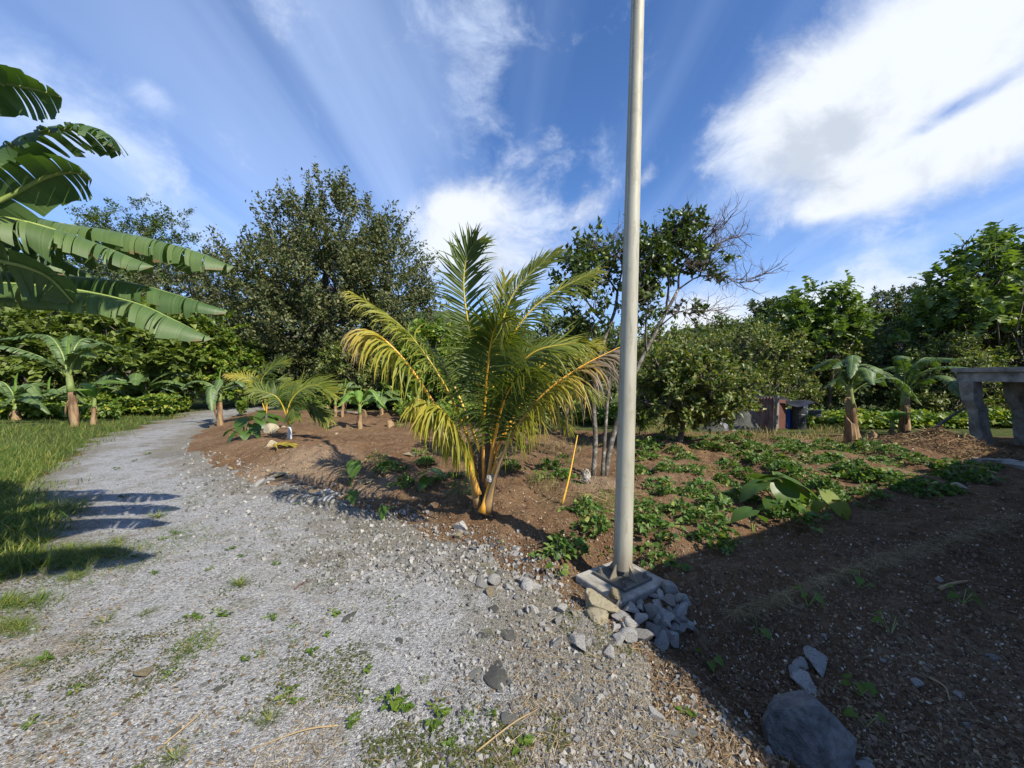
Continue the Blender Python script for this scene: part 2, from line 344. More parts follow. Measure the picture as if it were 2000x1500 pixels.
M['tarp'] = noisemat('dark_tarp', [(0.018, 0.02, 0.026), (0.05, 0.052, 0.06)], 5, 0.35, 0.4, 0.02, spec=0.5)
M['net'] = noisemat('shade_net', [(0.04, 0.042, 0.035), (0.10, 0.10, 0.085)], 6, 0.8, 0.3, 0.02)
M['rust'] = noisemat('rusty_sheet', [(0.10, 0.045, 0.03), (0.22, 0.13, 0.10), (0.32, 0.25, 0.22)], 5, 0.7, 0.3, 0.004, stretch=(1, 1, 0.4))
M['red'] = noisemat('red_board', [(0.10, 0.04, 0.028), (0.17, 0.075, 0.055)], 5, 0.7, 0.2)
M['blue'] = noisemat('blue_plastic', [(0.012, 0.06, 0.28), (0.02, 0.10, 0.42)], 4, 0.4, 0.1, spec=0.5)
M['black'] = noisemat('black_plastic', [(0.02, 0.022, 0.025), (0.04, 0.043, 0.05)], 4, 0.4, 0.1, spec=0.5)
M['housewall'] = noisemat('painted_wall', [(0.20, 0.19, 0.17), (0.30, 0.285, 0.255)], 3, 0.9, 0.3, 0.004)
M['glass'] = noisemat('window_glass', [(0.03, 0.035, 0.04), (0.05, 0.06, 0.07)], 2, 0.08, 0.0, spec=0.6)

def pole_mat():
    m, g = newmat('galvanised_pole')
    pos = g.n('ShaderNodeTexCoord').outputs['Object']
    a = g.noise(g.v('MULTIPLY', pos, (6, 6, 0.7)), 3.0, 6, 0.65).outputs[0]
    b = g.noise(g.v('MULTIPLY', pos, (1, 1, 0.15)), 26, 5, 0.7).outputs[0]
    c = g.ramp(a, [(0.25, (0.27, 0.255, 0.20)), (0.5, (0.36, 0.345, 0.275)), (0.8, (0.44, 0.425, 0.35))])
    c = g.mix(g.m('MULTIPLY', g.sm(b, 0.52, 0.70), 0.6), c, (0.19, 0.165, 0.115, 1))
    zs = g.n('ShaderNodeSeparateXYZ', {0: pos}).outputs[2]
    c = g.mix(g.m('MULTIPLY', g.sm(g.m('ADD', zs, g.m('MULTIPLY', b, 0.5)), 0.62, 0.25), 0.65), c, (0.13, 0.09, 0.055, 1))
    c = g.mix(g.m('MULTIPLY', g.sm(g.noise(pos, 7, 5, 0.7).outputs[0], 0.56, 0.66), 0.35), c, (0.22, 0.215, 0.15, 1))
    out(g, princ(g, c, 0.6, b, 0.15, 0.003, 0.35, 0.1)); return m
M['pole'] = pole_mat()

def frond_mat():
    m, g = newmat('palm_leaflets')
    a = g.n('ShaderNodeAttribute', attribute_name='tone').outputs['Fac']
    r = g.n('ShaderNodeNewGeometry').outputs['Random Per Island']
    f = g.m('ADD', a, g.m('MULTIPLY', g.m('SUBTRACT', r, 0.5), 0.16))
    c = g.ramp(f, [(0.0, (0.034, 0.066, 0.012)), (0.20, (0.075, 0.115, 0.018)), (0.40, (0.17, 0.20, 0.026)), (0.60, (0.34, 0.31, 0.04)), (0.74, (0.40, 0.29, 0.06)), (0.86, (0.24, 0.18, 0.12)), (1.0, (0.23, 0.19, 0.155))])
    p = princ(g, c, 0.5, spec=0.4)
    t = g.n('ShaderNodeBsdfTranslucent', {'Color': g.mix(1.0, c, (1.6, 1.6, 0.5, 1), 'MULTIPLY')}).outputs[0]
    out(g, g.n('ShaderNodeMixShader', {0: 0.36, 1: p, 2: t}).outputs[0]); return m
M['frond'] = frond_mat()
def stalk_mat():
    m, g = newmat('palm_stalk')
    a = g.n('ShaderNodeAttribute', attribute_name='tone').outputs['Fac']
    n_ = g.noise(g.n('ShaderNodeTexCoord').outputs['Object'], 18, 4).outputs[0]
    c = g.ramp(g.m('ADD', a, g.m('MULTIPLY', g.m('SUBTRACT', n_, 0.5), 0.3)), [(0.0, (0.10, 0.14, 0.03)), (0.35, (0.46, 0.36, 0.045)), (0.7, (0.68, 0.33, 0.03)), (1.0, (0.30, 0.2, 0.10))])
    out(g, princ(g, c, 0.4, n_, 0.15, 0.004, 0.45)); return m
M['stalk'] = stalk_mat()
def banana_mat(name, lo, mid, hi, trans=0.22, rough=0.5):
    m, g = newmat(name)
    a = g.n('ShaderNodeAttribute', attribute_name='tone').outputs['Fac']       # runs along the leaf: one unit per vein
    sn = g.m('SINE', g.m('MULTIPLY', a, 12.566))
    r = g.n('ShaderNodeNewGeometry').outputs['Random Per Island']
    n_ = g.noise(g.n('ShaderNodeTexCoord').outputs['Object'], 5, 4).outputs[0]
    st = g.noise(g.n('ShaderNodeCombineXYZ', {0: g.m('MULTIPLY', a, 0.9)}).outputs[0], 1.0, 4).outputs[0]
    f = g.m('ADD', g.m('ADD', g.m('MULTIPLY', n_, 0.4), g.m('MULTIPLY', r, 0.2)), g.m('MULTIPLY', st, 0.4))
    c = g.ramp(f, [(0.3, lo), (0.5, mid), (0.72, hi)])
    ed = g.n('ShaderNodeAttribute', attribute_name='edge').outputs['Fac']; fr = g.noise(g.n('ShaderNodeTexCoord').outputs['Object'], 22, 4, 0.7).outputs[0]
    c = g.mix(g.m('MULTIPLY', g.sm(st, 0.52, 0.68), 0.45), c, (0.15, 0.19, 0.085, 1))
    c = g.mix(g.sm(g.m('ADD', ed, g.m('MULTIPLY', g.m('SUBTRACT', fr, 0.5), 0.9)), 0.86, 1.05), c, (0.16, 0.115, 0.05, 1))
    bn = g.n('ShaderNodeBump', {'Strength': 0.10, 'Distance': 0.002, 'Height': sn}).outputs[0]
    p = g.n('ShaderNodeBsdfPrincipled', {'Base Color': c, 'Roughness': rough, 'Specular IOR Level': 0.45, 'Normal': bn}).outputs[0]
    t = g.n('ShaderNodeBsdfTranslucent', {'Color': g.mix(1.0, c, (1.5, 1.7, 0.5, 1), 'MULTIPLY')}).outputs[0]
    out(g, g.n('ShaderNodeMixShader', {0: trans, 1: p, 2: t}).outputs[0]); return m
M['banana'] = banana_mat('banana_blade', (0.034, 0.072, 0.02), (0.055, 0.105, 0.028), (0.10, 0.155, 0.045))
M['banana2'] = banana_mat('banana_blade_pale', (0.055, 0.10, 0.03), (0.085, 0.14, 0.042), (0.14, 0.19, 0.065))
M['bananayoung'] = banana_mat('banana_blade_young', (0.10, 0.2, 0.03), (0.14, 0.26, 0.04), (0.2, 0.32, 0.06), 0.35)
M['midrib'] = noisemat('banana_midrib', [(0.14, 0.2, 0.05), (0.28, 0.34, 0.10)], 5, 0.4, 0.1, spec=0.4)

def soil_mat():
    m, g = newmat('garden_soil')
    pos = g.n('ShaderNodeTexCoord').outputs['Object']
    gr = g.n('ShaderNodeAttribute', attribute_name='tone').outputs['Fac']
    n1 = g.noise(pos, 0.7, 5, 0.6).outputs[0]; n2 = g.noise(pos, 9, 6, 0.7).outputs[0]; n3 = g.noise(pos, 55, 4, 0.7).outputs[0]
    c = g.ramp(n1, [(0.3, (0.10, 0.054, 0.029)), (0.5, (0.155, 0.089, 0.047)), (0.7, (0.23, 0.148, 0.085))])
    c = g.mix(g.sm(n2, 0.45, 0.75), c, (0.25, 0.175, 0.105, 1))
    c = g.mix(g.m('MULTIPLY', g.sm(n3, 0.52, 0.72), 0.5), c, (0.30, 0.22, 0.14, 1))
    c = g.mix(g.m('MULTIPLY', g.sm(n3, 0.46, 0.3), 0.5), c, (0.06, 0.034, 0.021, 1))
    for px, py, rr in ((610, 905, .9), (720, 925, .7), (490, 915, .6), (1160, 935, .5)):                       # pale gritty subsoil thrown up in places
        q = CAM+pdir(float(px), float(py))*(HC-.25)/-pdir(float(px), float(py))[2]
        dd_ = g.n('ShaderNodeVectorMath', {0: pos, 1: tuple(q)}, operation='DISTANCE').outputs['Value']
        c = g.mix(g.m('MULTIPLY', g.sm(g.m('ADD', dd_, g.m('MULTIPLY', g.m('SUBTRACT', n2, 0.5), 1.6)), rr, rr*.35), 0.75), c, g.mix(g.sm(n3, .4, .65), (0.22, 0.155, 0.10, 1), (0.36, 0.275, 0.19, 1)))
    vo = g.n('ShaderNodeTexVoronoi', {'Vector': pos, 'Scale': 34.0, 'Randomness': 1.0})
    c = g.mix(g.m('MULTIPLY', g.sm(vo.outputs['Distance'], 0.16, 0.08), g.sm(g.noise(pos, 6, 3).outputs[0], 0.45, 0.6)), c, (0.42, 0.35, 0.25, 1))
    gcol = g.ramp(n2, [(0.3, (0.04, 0.06, 0.016)), (0.55, (0.075, 0.095, 0.028)), (0.75, (0.15, 0.13, 0.06))])
    c = g.mix(g.sm(g.m('ADD', gr, g.m('MULTIPLY', g.m('SUBTRACT', n2, 0.5), 0.5)), 0.35, 0.65), c, gcol)
    h = g.m('ADD', g.m('MULTIPLY', n2, 0.7), g.m('ADD', g.m('MULTIPLY', n3, 0.5), g.m('MULTIPLY', g.noise(pos, 160, 3).outputs[0], 0.15)))
    out(g, princ(g, c, 0.95, h, 1.0, 0.06, 0.1)); return m
M['soil'] = soil_mat()

def path_mat():
    m, g = newmat('crushed_gravel')
    pos = g.n('ShaderNodeTexCoord').outputs['Object']
    ed = g.n('ShaderNodeAttribute', attribute_name='tone').outputs['Fac']       # 1 at the worn edges
    n1 = g.noise(pos, 0.8, 5, 0.6).outputs[0]; n2 = g.noise(pos, 4.5, 6, 0.7).outputs[0]; n3 = g.noise(pos, 150, 3, 0.6).outputs[0]
    v1 = g.n('ShaderNodeTexVoronoi', {'Vector': pos, 'Scale': 120.0}); v2 = g.n('ShaderNodeTexVoronoi', {'Vector': pos, 'Scale': 38.0})
    sv = g.n('ShaderNodeSeparateColor', {0: v1.outputs['Color']}).outputs[0]
    c = g.ramp(sv, [(0.0, (0.13, 0.13, 0.13)), (0.35, (0.228, 0.229, 0.23)), (0.75, (0.30, 0.301, 0.302)), (1.0, (0.40, 0.40, 0.395))])
    c = g.mix(g.m('MULTIPLY', g.sm(n3, 0.5, 0.75), 0.35), c, (0.33, 0.328, 0.32, 1))
    s2 = g.n('ShaderNodeSeparateColor', {0: v2.outputs['Color']}).outputs[1]
    c = g.mix(g.m('MULTIPLY', g.m('MULTIPLY', g.sm(v2.outputs['Distance'], 0.55, 0.3), g.m('GREATER_THAN', s2, 0.62)), g.sm(n2, 0.4, 0.6)), c, (0.11, 0.112, 0.108, 1))
    dirt = g.sm(g.m('ADD', g.m('ADD', g.m('MULTIPLY', n2, 0.55), g.m('MULTIPLY', n1, 0.45)), g.m('MULTIPLY', ed, 0.20)), 0.47, 0.66)
    c = g.mix(g.m('MULTIPLY', dirt, 0.72), c, g.mix(g.sm(n3, 0.35, 0.65), (0.06, 0.052, 0.036, 1), (0.22, 0.19, 0.135, 1)))
    moss = g.sm(g.noise(g.v('ADD', pos, (7.3, 2.1, 0)), 2.9, 6, 0.75).outputs[0], 0.545, 0.66)
    c = g.mix(g.m('MULTIPLY', g.m('MULTIPLY', moss, g.sm(n3, 0.35, 0.6)), 0.8), c, (0.075, 0.082, 0.028, 1))
    h = g.m('ADD', g.m('MULTIPLY', g.m('SUBTRACT', 1.0, v1.outputs['Distance']), 0.6), g.m('ADD', g.m('MULTIPLY', g.m('SUBTRACT', 1.0, v2.outputs['Distance']), 0.5), g.m('MULTIPLY', n2, 1.2)))
    out(g, princ(g, c, 0.9, h, 0.8, 0.012, 0.2)); return m
M['path'] = path_mat()

# ------------------------------------------------------------------ ground: one sheet, with the gravel path lying on it
PATH = np.array([(0.89, 1.52), (0.79, 1.75), (0.67, 2.10), (0.55, 2.30), (0.41, 2.56), (0.16, 2.95), (-0.44, 3.33), (-1.45, 4.25), (-2.35, 5.0), (-3.57, 5.30),
                 (-4.65, 6.05), (-6.4, 7.6), (-8.2, 9.9), (-9.6, 12.4), (-10.9, 15.5), (-11.3, 18.0), (-10.6, 20.2), (-13.5, 20.4), (-14.4, 18.0), (-11.6, 12.3), (-10.1, 9.3), (-7.6, 6.2), (-6.5, 4.9),
                 (-4.9, 3.9), (-4.2, 3.0), (-3.9, 1.0), (-4.6, -8), (1.6, -8), (1.15, 0.5)])
def sdpoly(x, y, P):
    x = np.asarray(x, float); y = np.asarray(y, float); dm = np.full(x.shape, 1e9); ins = np.zeros(x.shape, bool)
    for i in range(len(P)):
        a, b = P[i], P[(i+1) % len(P)]; e = b-a
        t = np.clip(((x-a[0])*e[0]+(y-a[1])*e[1])/np.dot(e, e), 0, 1)
        dm = np.minimum(dm, (x-a[0]-t*e[0])**2+(y-a[1]-t*e[1])**2)
        if a[1] != b[1]:
            c = (a[1] > y) != (b[1] > y)
            ins ^= c & (x < e[0]*(y-a[1])/e[1]+a[0])
    dm = np.sqrt(dm); return np.where(ins, -dm, dm)
DITCH = np.array([(0.70, 2.34), (0.80, 2.52), (1.22, 2.84), (3.4, 3.5), (9.0, 5.2), (10, -3), (1.75, -3), (1.25, 0.6), (1.02, 1.45), (0.86, 1.95)])
_LX = np.array([-4.6, -3.9, -4.2, -4.9, -6.5, -7.6, -10.1, -11.6, -14.4, -13.5, -13.5]); _LY = np.array([-8, 1.0, 3.0, 3.9, 4.9, 6.2, 9.3, 12.3, 18.0, 20.4, 60])
MOUNDS = []
def grassy(x, y):
    """1 where turf grows: left of the path, beyond its far bend, along the plot's far side"""
    lx = np.interp(y, _LY, _LX); a = ss(0.5, -0.4, x-lx)
    b = ss(15.5, 17.5, y-0.04*x)
    c = ss(9.6, 11.2, y+0.12*x)*ss(0.0, 1.5, x)
    return np.maximum(np.maximum(a, b), c*0.8)
def zg(x, y):
    x = np.asarray(x, float); y = np.asarray(y, float)
    sd = sdpoly(x, y, PATH); gr = grassy(x, y)
    soil = ss(0.0, 0.9, sd)*(1-gr)
    z = 0.02*fbm(x, y, 0.5, 5)+0.008*fbm(x, y, 5, 6)
    z = z+soil*(0.13+0.12*fbm(x, y, 0.9, 1)+0.05*fbm(x, y, 2.6, 2))
    z = z+ss(-0.05, 0.25, sd)*(1-gr)*(0.055*fbm(x, y, 5.5, 3)+0.032*fbm(x, y, 14, 4, 2))
    z = z+0.07*gr*ss(0.0, 0.6, sd)
    for mx, my, r, h in MOUNDS:
        m = ((x-mx)**2+(y-my)**2)/(r*r); z = z+np.where(m < 9, h*np.exp(-m), 0)
    e = -sdpoly(x, y, DITCH)
    w = ss(0.0, 0.34+0.9*ss(1.25, 2.4, x), e)*ss(11, 7, x); z = z*(1-w*0.55)-0.27*w
    w = ss(0.62, 0.30, np.hypot(x-0.80, y-2.80))*(1-ss(-0.02, 0.2, e)); z = z*(1-w)+0.0*w
    return z
def gp(px, py, it=14):
    d_ = pdir(px, py); z = np.full(np.shape(px), 0.0)
    for _ in range(it):
        t = (HC-z)/np.maximum(-d_[..., 2], 1e-4); t = np.minimum(t, 300); p = CAM+d_*t[..., None]
        z = 0.5*z+0.5*zg(p[..., 0], p[..., 1])
    p[..., 2] = zg(p[..., 0], p[..., 1]); return p
def g1(px, py): return gp(np.array([float(px)]), np.array([float(py)]))[0]
def flat(px, py, z=0.12):
    d_ = pdir(float(px), float(py)); return CAM+d_*((HC-z)/-d_[2])

SWEET = [(1267,875,60),(1257,893,50),(1310,850,40),(1395,857,48),(1432,860,28),(1380,877,50),(1427,882,38),(1465,867,38),(1475,881,45),(1507,877,48),(1550,870,42),(1562,886,52),(1590,880,42),
         (1512,898,52),(1305,922,52),(1352,920,56),(1420,912,42),(1247,925,38),(1455,933,56),(1532,922,66),(1570,936,52),(1290,947,58),(1370,953,62),(1412,947,34),(1310,972,52),(1605,953,48),
         (1450,977,62),(1265,1000,84),(1262,1034,84),(1400,997,68),(1380,1022,76),(1392,1057,72),(1537,1008,92),(1282,1090,88),(1650,930,74),(1630,901,48),(1642,882,50),(1676,938,42),(1702,880,56),
         (1728,905,60),(1786,900,48),(1722,941,60),(1800,953,66),(1852,963,36),(1872,925,80),(1932,914,44),(1696,972,46),(1628,983,52),(1145,1000,62),(1166,1034,56),(1105,1078,84),
         (870,936,48),(760,917,48),(830,908,36),(1000,917,42),(1340,862,40),(1450,852,36),(1530,860,38),(1612,868,40),(1680,866,36),(1745,884,44),(1670,912,46),(1590,905,48),(1540,912,44),(1490,905,46),(1460,898,40),(1340,902,46),(1285,862,40),(1480,952,46),(1740,928,48),(1770,962,46),(1850,940,50),(1900,938,44),(1330,1000,50),(1620,960,44),(1570,982,50),(1350,975,40),(1098,935,44),(790,948,36),(1075,912,40),(1320,884,34)]
for px, py, w in SWEET:
    p = flat(px, py); r = w/2/FPX*p[1]; MOUNDS.append((p[0], p[1], r*1.5, min(0.15, 0.4*r)))
for px, py, r, h in [(945, 985, 0.75, 0.13), (600, 905, 1.0, 0.24), (720, 875, 1.2, 0.18), (450, 885, 1.0, 0.18), (1130, 1030, 0.4, 0.10), (1000, 1040, .5, .08), (1120, 960, 0.6, 0.08), (1828, 885, 0.62, 0.40), (1770, 897, 0.6, 0.16), (560, 850, 1.2, 0.12), (1490, 925, 0.5, 0.12), (1180, 1085, 0.28, 0.09)]:
    p = flat(px, py); MOUNDS.append((p[0], p[1], r, h))

def axis(lo, hi, step, out_, gr):
    c = list(np.arange(lo, hi, step)); s = step
    while c[-1] < out_: s *= gr; c.append(c[-1]+s)
    s = step; c = c[::-1]
    while c[-1] > -out_: s *= gr; c.append(c[-1]-s)
    return np.array(c[::-1])
xs = axis(-5.0, 6.0, 0.034, 900, 1.10); ys = axis(1.0, 7.5, 0.034, 900, 1.10)
GX, GY = np.meshgrid(xs, ys, indexing='ij'); ZG = zg(GX, GY)
nx, ny = GX.shape
idx = np.arange(nx*ny).reshape(nx, ny)
FQ = np.stack([idx[:-1, :-1], idx[1:, :-1], idx[1:, 1:], idx[:-1, 1:]], -1).reshape(-1, 4)
mb = MB(); mb.add(np.stack([GX, GY, ZG], -1).reshape(-1, 3), FQ, np.maximum(grassy(GX, GY), ss(40, 60, np.hypot(GX, GY))).ravel())
ground = tag(mb.build('ground', M['soil'], smooth=True, attr='tone'), kind='structure')
SD = sdpoly(GX, GY, PATH)
SDN = SD+0.22*fbm(GX, GY, 1.6, 8)+0.12*vn(GX, GY, 7, 9)
offp = 0.028*np.tanh(-SDN/0.09)
keep = (SDN.ravel()[FQ].min(1) < 0.25) & (np.abs(GY.ravel()[FQ]).max(1) < 24)
used = np.unique(FQ[keep]); remap = np.full(nx*ny, -1); remap[used] = np.arange(len(used))
PV = np.stack([GX, GY, ZG+offp], -1).reshape(-1, 3)[used]
mb = MB(); mb.add(PV, remap[FQ[keep]], ss(-0.9, 0.1, SDN).ravel()[used])
tag(mb.build('path', M['path'], smooth=True, attr='tone'), kind='structure')
def ztop(x, y):
    sd = sdpoly(x, y, PATH)+0.22*fbm(x, y, 1.6, 8)+0.12*vn(x, y, 7, 9)
    return zg(x, y)+np.maximum(0.028*np.tanh(-sd/0.09), 0)
def onpath(x, y): return sdpoly(x, y, PATH)+0.22*fbm(x, y, 1.6, 8)+0.12*vn(x, y, 7, 9)

# far hill behind the trees
def hill(cx, cy, rx, ry, h, seed):
    n = 90; u, v = np.meshgrid(np.linspace(-1, 1, n), np.linspace(-1, 1, n), indexing='ij')
    r = np.hypot(u, v); x = cx+u*rx; y = cy+v*ry
    z = h*np.cos(np.clip(r, 0, 1)*math.pi/2)**1.2*(1+0.35*fbm(u, v, 1.8, seed)) + 3.4*np.abs(fbm(x, y, 0.10, seed+1))*(r < 0.97)-1.5
    i = np.arange(n*n).reshape(n, n); F = np.stack([i[:-1, :-1], i[1:, :-1], i[1:, 1:], i[:-1, 1:]], -1).reshape(-1, 4)
    b = MB(); b.add(np.stack([x, y, z], -1).reshape(-1, 3), F); return b.build('hill', M['hill'], smooth=False)
M['hill'] = noisemat('wooded_hill', [(0.025, 0.04, 0.02), (0.05, 0.075, 0.03), (0.09, 0.115, 0.05)], 0.12, 0.95, 1.0, 2.0, bscale=0.35, spec=0.1)
for k, a in enumerate([(-70, 400, 190, 120, 62, 3), (170, 260, 150, 90, 38, 4), (-330, 260, 160, 100, 70, 5), (380, 260, 160, 120, 60, 6)]):
    tag(hill(*a), kind='structure')

# ------------------------------------------------------------------ templates
LEAF = (np.array([(0, 0, 0), (-.25, .4, .07), (.25, .4, .07), (0, .45, 0), (0, 1, -.12)]), np.array([(0, 3, 1), (0, 2, 3), (1, 3, 4), (3, 2, 4)]))
HEART = (np.array([(0, 0, 0), (-.3, -.2, .02), (.3, -.2, .02), (-.47, .14, .06), (.47, .14, .06), (0, .42, -.03), (-.28, .56, .03), (.28, .56, .03), (0, 1, -.14)]),
         np.array([(0, 3, 1), (0, 5, 3), (5, 6, 3), (5, 8, 6), (0, 2, 4), (0, 4, 5), (5, 4, 7), (5, 7, 8)]))
_mid = [(0, 0, 0), (0, .28, -.02), (0, .52, -.01), (0, .76, -.03), (0, 1, -.12)]
LOBED = (np.array(_mid+[(s*x, y, z) for s in (-1, 1) for x, y, z in [(.2, .42, .05), (.33, .68, .06), (.28, .9, .0), (.12, .14, .03)]]),
         np.array([(0, 1, 8), (1, 2, 5), (2, 3, 6), (3, 4, 7), (1, 5, 8), (1, 0, 12), (2, 1, 9), (3, 2, 10), (4, 3, 11), (9, 1, 12)]))
def strip(n, w, curl):
    V, F = [], []
    for i in range(n+1):
        t = i/n; ww = w*(1-t)**0.7 if i else w*0.8
        V += [(-ww/2, t, -curl*t*t), (ww/2, t, -curl*t*t)]
    for i in range(n): F.append((2*i, 2*i+1, 2*i+3, 2*i+2))
    return np.array(V), np.array(F)
BLADE = strip(3, 0.05, 0.35)
STRAW = strip(2, 0.022, 0.06)
CUBE8 = (np.array([(-1, -1, -.8), (1, -.8, -1), (.8, 1, -.9), (-.9, .8, -1), (-.7, -.8, .9), (.9, -.6, .7), (.6, .8, 1), (-.8, .7, .6)])*0.5,
         np.array([(0, 3, 2, 1), (4, 5, 6, 7), (0, 1, 5, 4), (1, 2, 6, 5), (2, 3, 7, 6), (3, 0, 4, 7)]))
def icosphere(sub):
    t = (1+5**.5)/2
    V = [(-1, t, 0), (1, t, 0), (-1, -t, 0), (1, -t, 0), (0, -1, t), (0, 1, t), (0, -1, -t), (0, 1, -t), (t, 0, -1), (t, 0, 1), (-t, 0, -1), (-t, 0, 1)]
    F = [(0, 11, 5), (0, 5, 1), (0, 1, 7), (0, 7, 10), (0, 10, 11), (1, 5, 9), (5, 11, 4), (11, 10, 2), (10, 7, 6), (7, 1, 8), (3, 9, 4), (3, 4, 2), (3, 2, 6), (3, 6, 8), (3, 8, 9), (4, 9, 5), (2, 4, 11), (6, 2, 10), (8, 6, 7), (9, 8, 1)]
    V = [tuple(nrm(v)) for v in V]
    for _ in range(sub):
        c, F2 = {}, []
        def mid(a, b):
            k = (min(a, b), max(a, b))
            if k not in c: V.append(tuple(nrm((np.array(V[a])+np.array(V[b]))/2))); c[k] = len(V)-1
            return c[k]
        for a, b, e in F:
            x, y, z = mid(a, b), mid(b, e), mid(e, a); F2 += [(a, x, z), (b, y, x), (e, z, y), (x, y, z)]
        F = F2
    return np.array(V), np.array(F)
ICO = {k: icosphere(k) for k in range(4)}
def rock_tpl(seed, sub=1, cuts=9, rough=0.05, dims=(1, .8, .65), lo=0.5, hi=0.85):
    r = np.random.default_rng(seed); V, F = ICO[sub]; V = V.copy()
    for n_ in randdirs(cuts, r):
        d_ = r.uniform(lo, hi); k = V@n_; V = np.where((k > d_)[:, None], V-(k-d_)[:, None]*n_, V)
    V = V*(1+rough*r.normal(size=(len(V), 1)))
    return V*np.array(dims)*0.62, F
ROCKS = [rock_tpl(50+i, 2, 9, 0.006, (1, random.uniform(.7, 1.), random.uniform(.6, .95)), .30, .60) for i in range(10)]
ROCKS = [(V*1.28, F) for V, F in ROCKS]
PEB = [rock_tpl(80+i, 0, 3, 0.12, (1, .8, .6)) for i in range(4)]

# ------------------------------------------------------------------ generators: trees, palms, bananas, low plants
def crown(b, envs, nspray, nleaf, tpl, size, slen, r, out_w=0.7, up_w=0.5, rnd_w=0.5, shell=0.55, rosette=False, mat=0, droop=0.15, zmin=0.3, leafup=0.5, jit=0.10, woodb=None, woodr=0.012, woodfrac=0.6):
    E = np.array([e[:6] for e in envs], float); w = np.array([e[6] if len(e) > 6 else e[3]*e[4]*e[5] for e in envs], float); w /= w.sum()
    k = r.choice(len(E), nspray, p=w); dd = randdirs(nspray, r)
    rad = (1-shell*r.random(nspray)**1.6)*(0.86+0.28*r.random(nspray))
    P = E[k, :3]+dd*rad[:, None]*E[k, 3:6]
    inside = np.zeros(nspray, bool)
    for j, e in enumerate(E):
        q = (((P-e[:3])/e[3:6])**2).sum(1); inside |= (q < 0.28) & (k != j)
    ok = (P[:, 2] > zmin) & ~inside; P, dd, k = P[ok], dd[ok], k[ok]; n = len(P)
    on = nrm(dd/E[k, 3:6]); up = np.array([0, 0, 1.])
    D = nrm(on*out_w+up*up_w+randdirs(n, r)*rnd_w); L = slen*(0.6+0.8*r.random(n))
    m = n*nleaf; sp = np.repeat(np.arange(n), nleaf)
    t = np.tile((np.arange(nleaf)+0.5)/nleaf, n) if not rosette else np.full(m, 0.9)+0.1*r.random(m)
    t = np.clip(t+r.normal(size=m)*0.08, 0.05, 1.05)
    pos = P[sp]+D[sp]*(L[sp]*t)[:, None]; pos[:, 2] -= droop*L[sp]*t*t
    pos += r.normal(size=(m, 3))*jit*slen
    ld = nrm(D[sp]*(0.55 if not rosette else 0.35)+randdirs(m, r)*0.85)
    ld[:, 2] += (-0.05 if not rosette else 0.12); ld = nrm(ld)
    nn = nrm(up*leafup+on[sp]*0.35+randdirs(m, r)*0.55)
    b.inst(tpl, basis(ld, nn), pos, size*(0.65+0.7*r.random(m)), mat=mat)
    if woodb is not None:
        for i in np.nonzero(r.random(n) < woodfrac)[0]:
            a = P[i]-D[i]*L[i]*0.8; c = P[i]+D[i]*L[i]; c[2] -= droop*L[i]
            woodb.tube([a, P[i], c], [woodr*1.5, woodr, woodr*0.3], 3, cap=False)
    return P
def limb(b, A, B, ra, rb, r, bow=0.12, sides=6, n=6):
    A = np.asarray(A, float); B = np.asarray(B, float); L = np.linalg.norm(B-A)
    m1 = A+(B-A)*0.35+r.normal(size=3)*bow*L*0.5+np.array([0, 0, 0.06*L]); m2 = A+(B-A)*0.7+r.normal(size=3)*bow*L*0.4+np.array([0, 0, 0.05*L])
    b.tube(curve([A, m1, m2, B], n), np.linspace(ra, rb, n), sides)
def tree(name, label, base, H, trunk_r, envs, leafkey, nspray, nleaf, tpl, size, slen, seed, group=None, limbs=26, bark='bark', fork=0.3, fruit=None, cat='tree', **kw):
    r = np.random.default_rng(seed)
    t = thing(name, label, cat, base, group)
    wb, cb = MB(), MB()
    P = crown(cb, envs, nspray, nleaf, tpl, size, slen, r, woodb=wb, **kw)
    top = np.array([e[:3] for e in envs]).mean(0); fk = np.array([top[0]*0.3, top[1]*0.3, H*fork])
    wb.tube(curve([(0, 0, -0.15), fk*0.5+r.normal(size=3)*0.04*H*0.2, fk], 7), np.linspace(trunk_r*1.25, trunk_r*0.8, 7), 9)
    wb.tube(curve([fk, (fk+top)/2+r.normal(size=3)*0.05, np.array([top[0], top[1], H*0.8])], 7), np.linspace(trunk_r*0.8, trunk_r*0.12, 7), 7)
    for i in r.choice(len(P), min(limbs, len(P)), replace=False):
        q = r.random()*0.75; A = fk+(np.array([top[0], top[1], H*0.8])-fk)*q
        limb(wb, A, P[i], trunk_r*0.4*(1-q*0.6), trunk_r*0.05, r)
    wb.build('trunk', M[bark], t, smooth=True)
    cb.build('crown', M[leafkey], t)
    if fruit:
        fb = MB(); n, sz, key = fruit; q = P[r.choice(len(P), n)]+r.normal(size=(n, 3))*slen*0.5
        fb.inst(ICO[1], randR(n, r), q, sz*(0.8+0.4*r.random(n))*0.5); tag(fb.build('fruit', M[key], t, smooth=True), kind='stuff')
    return t

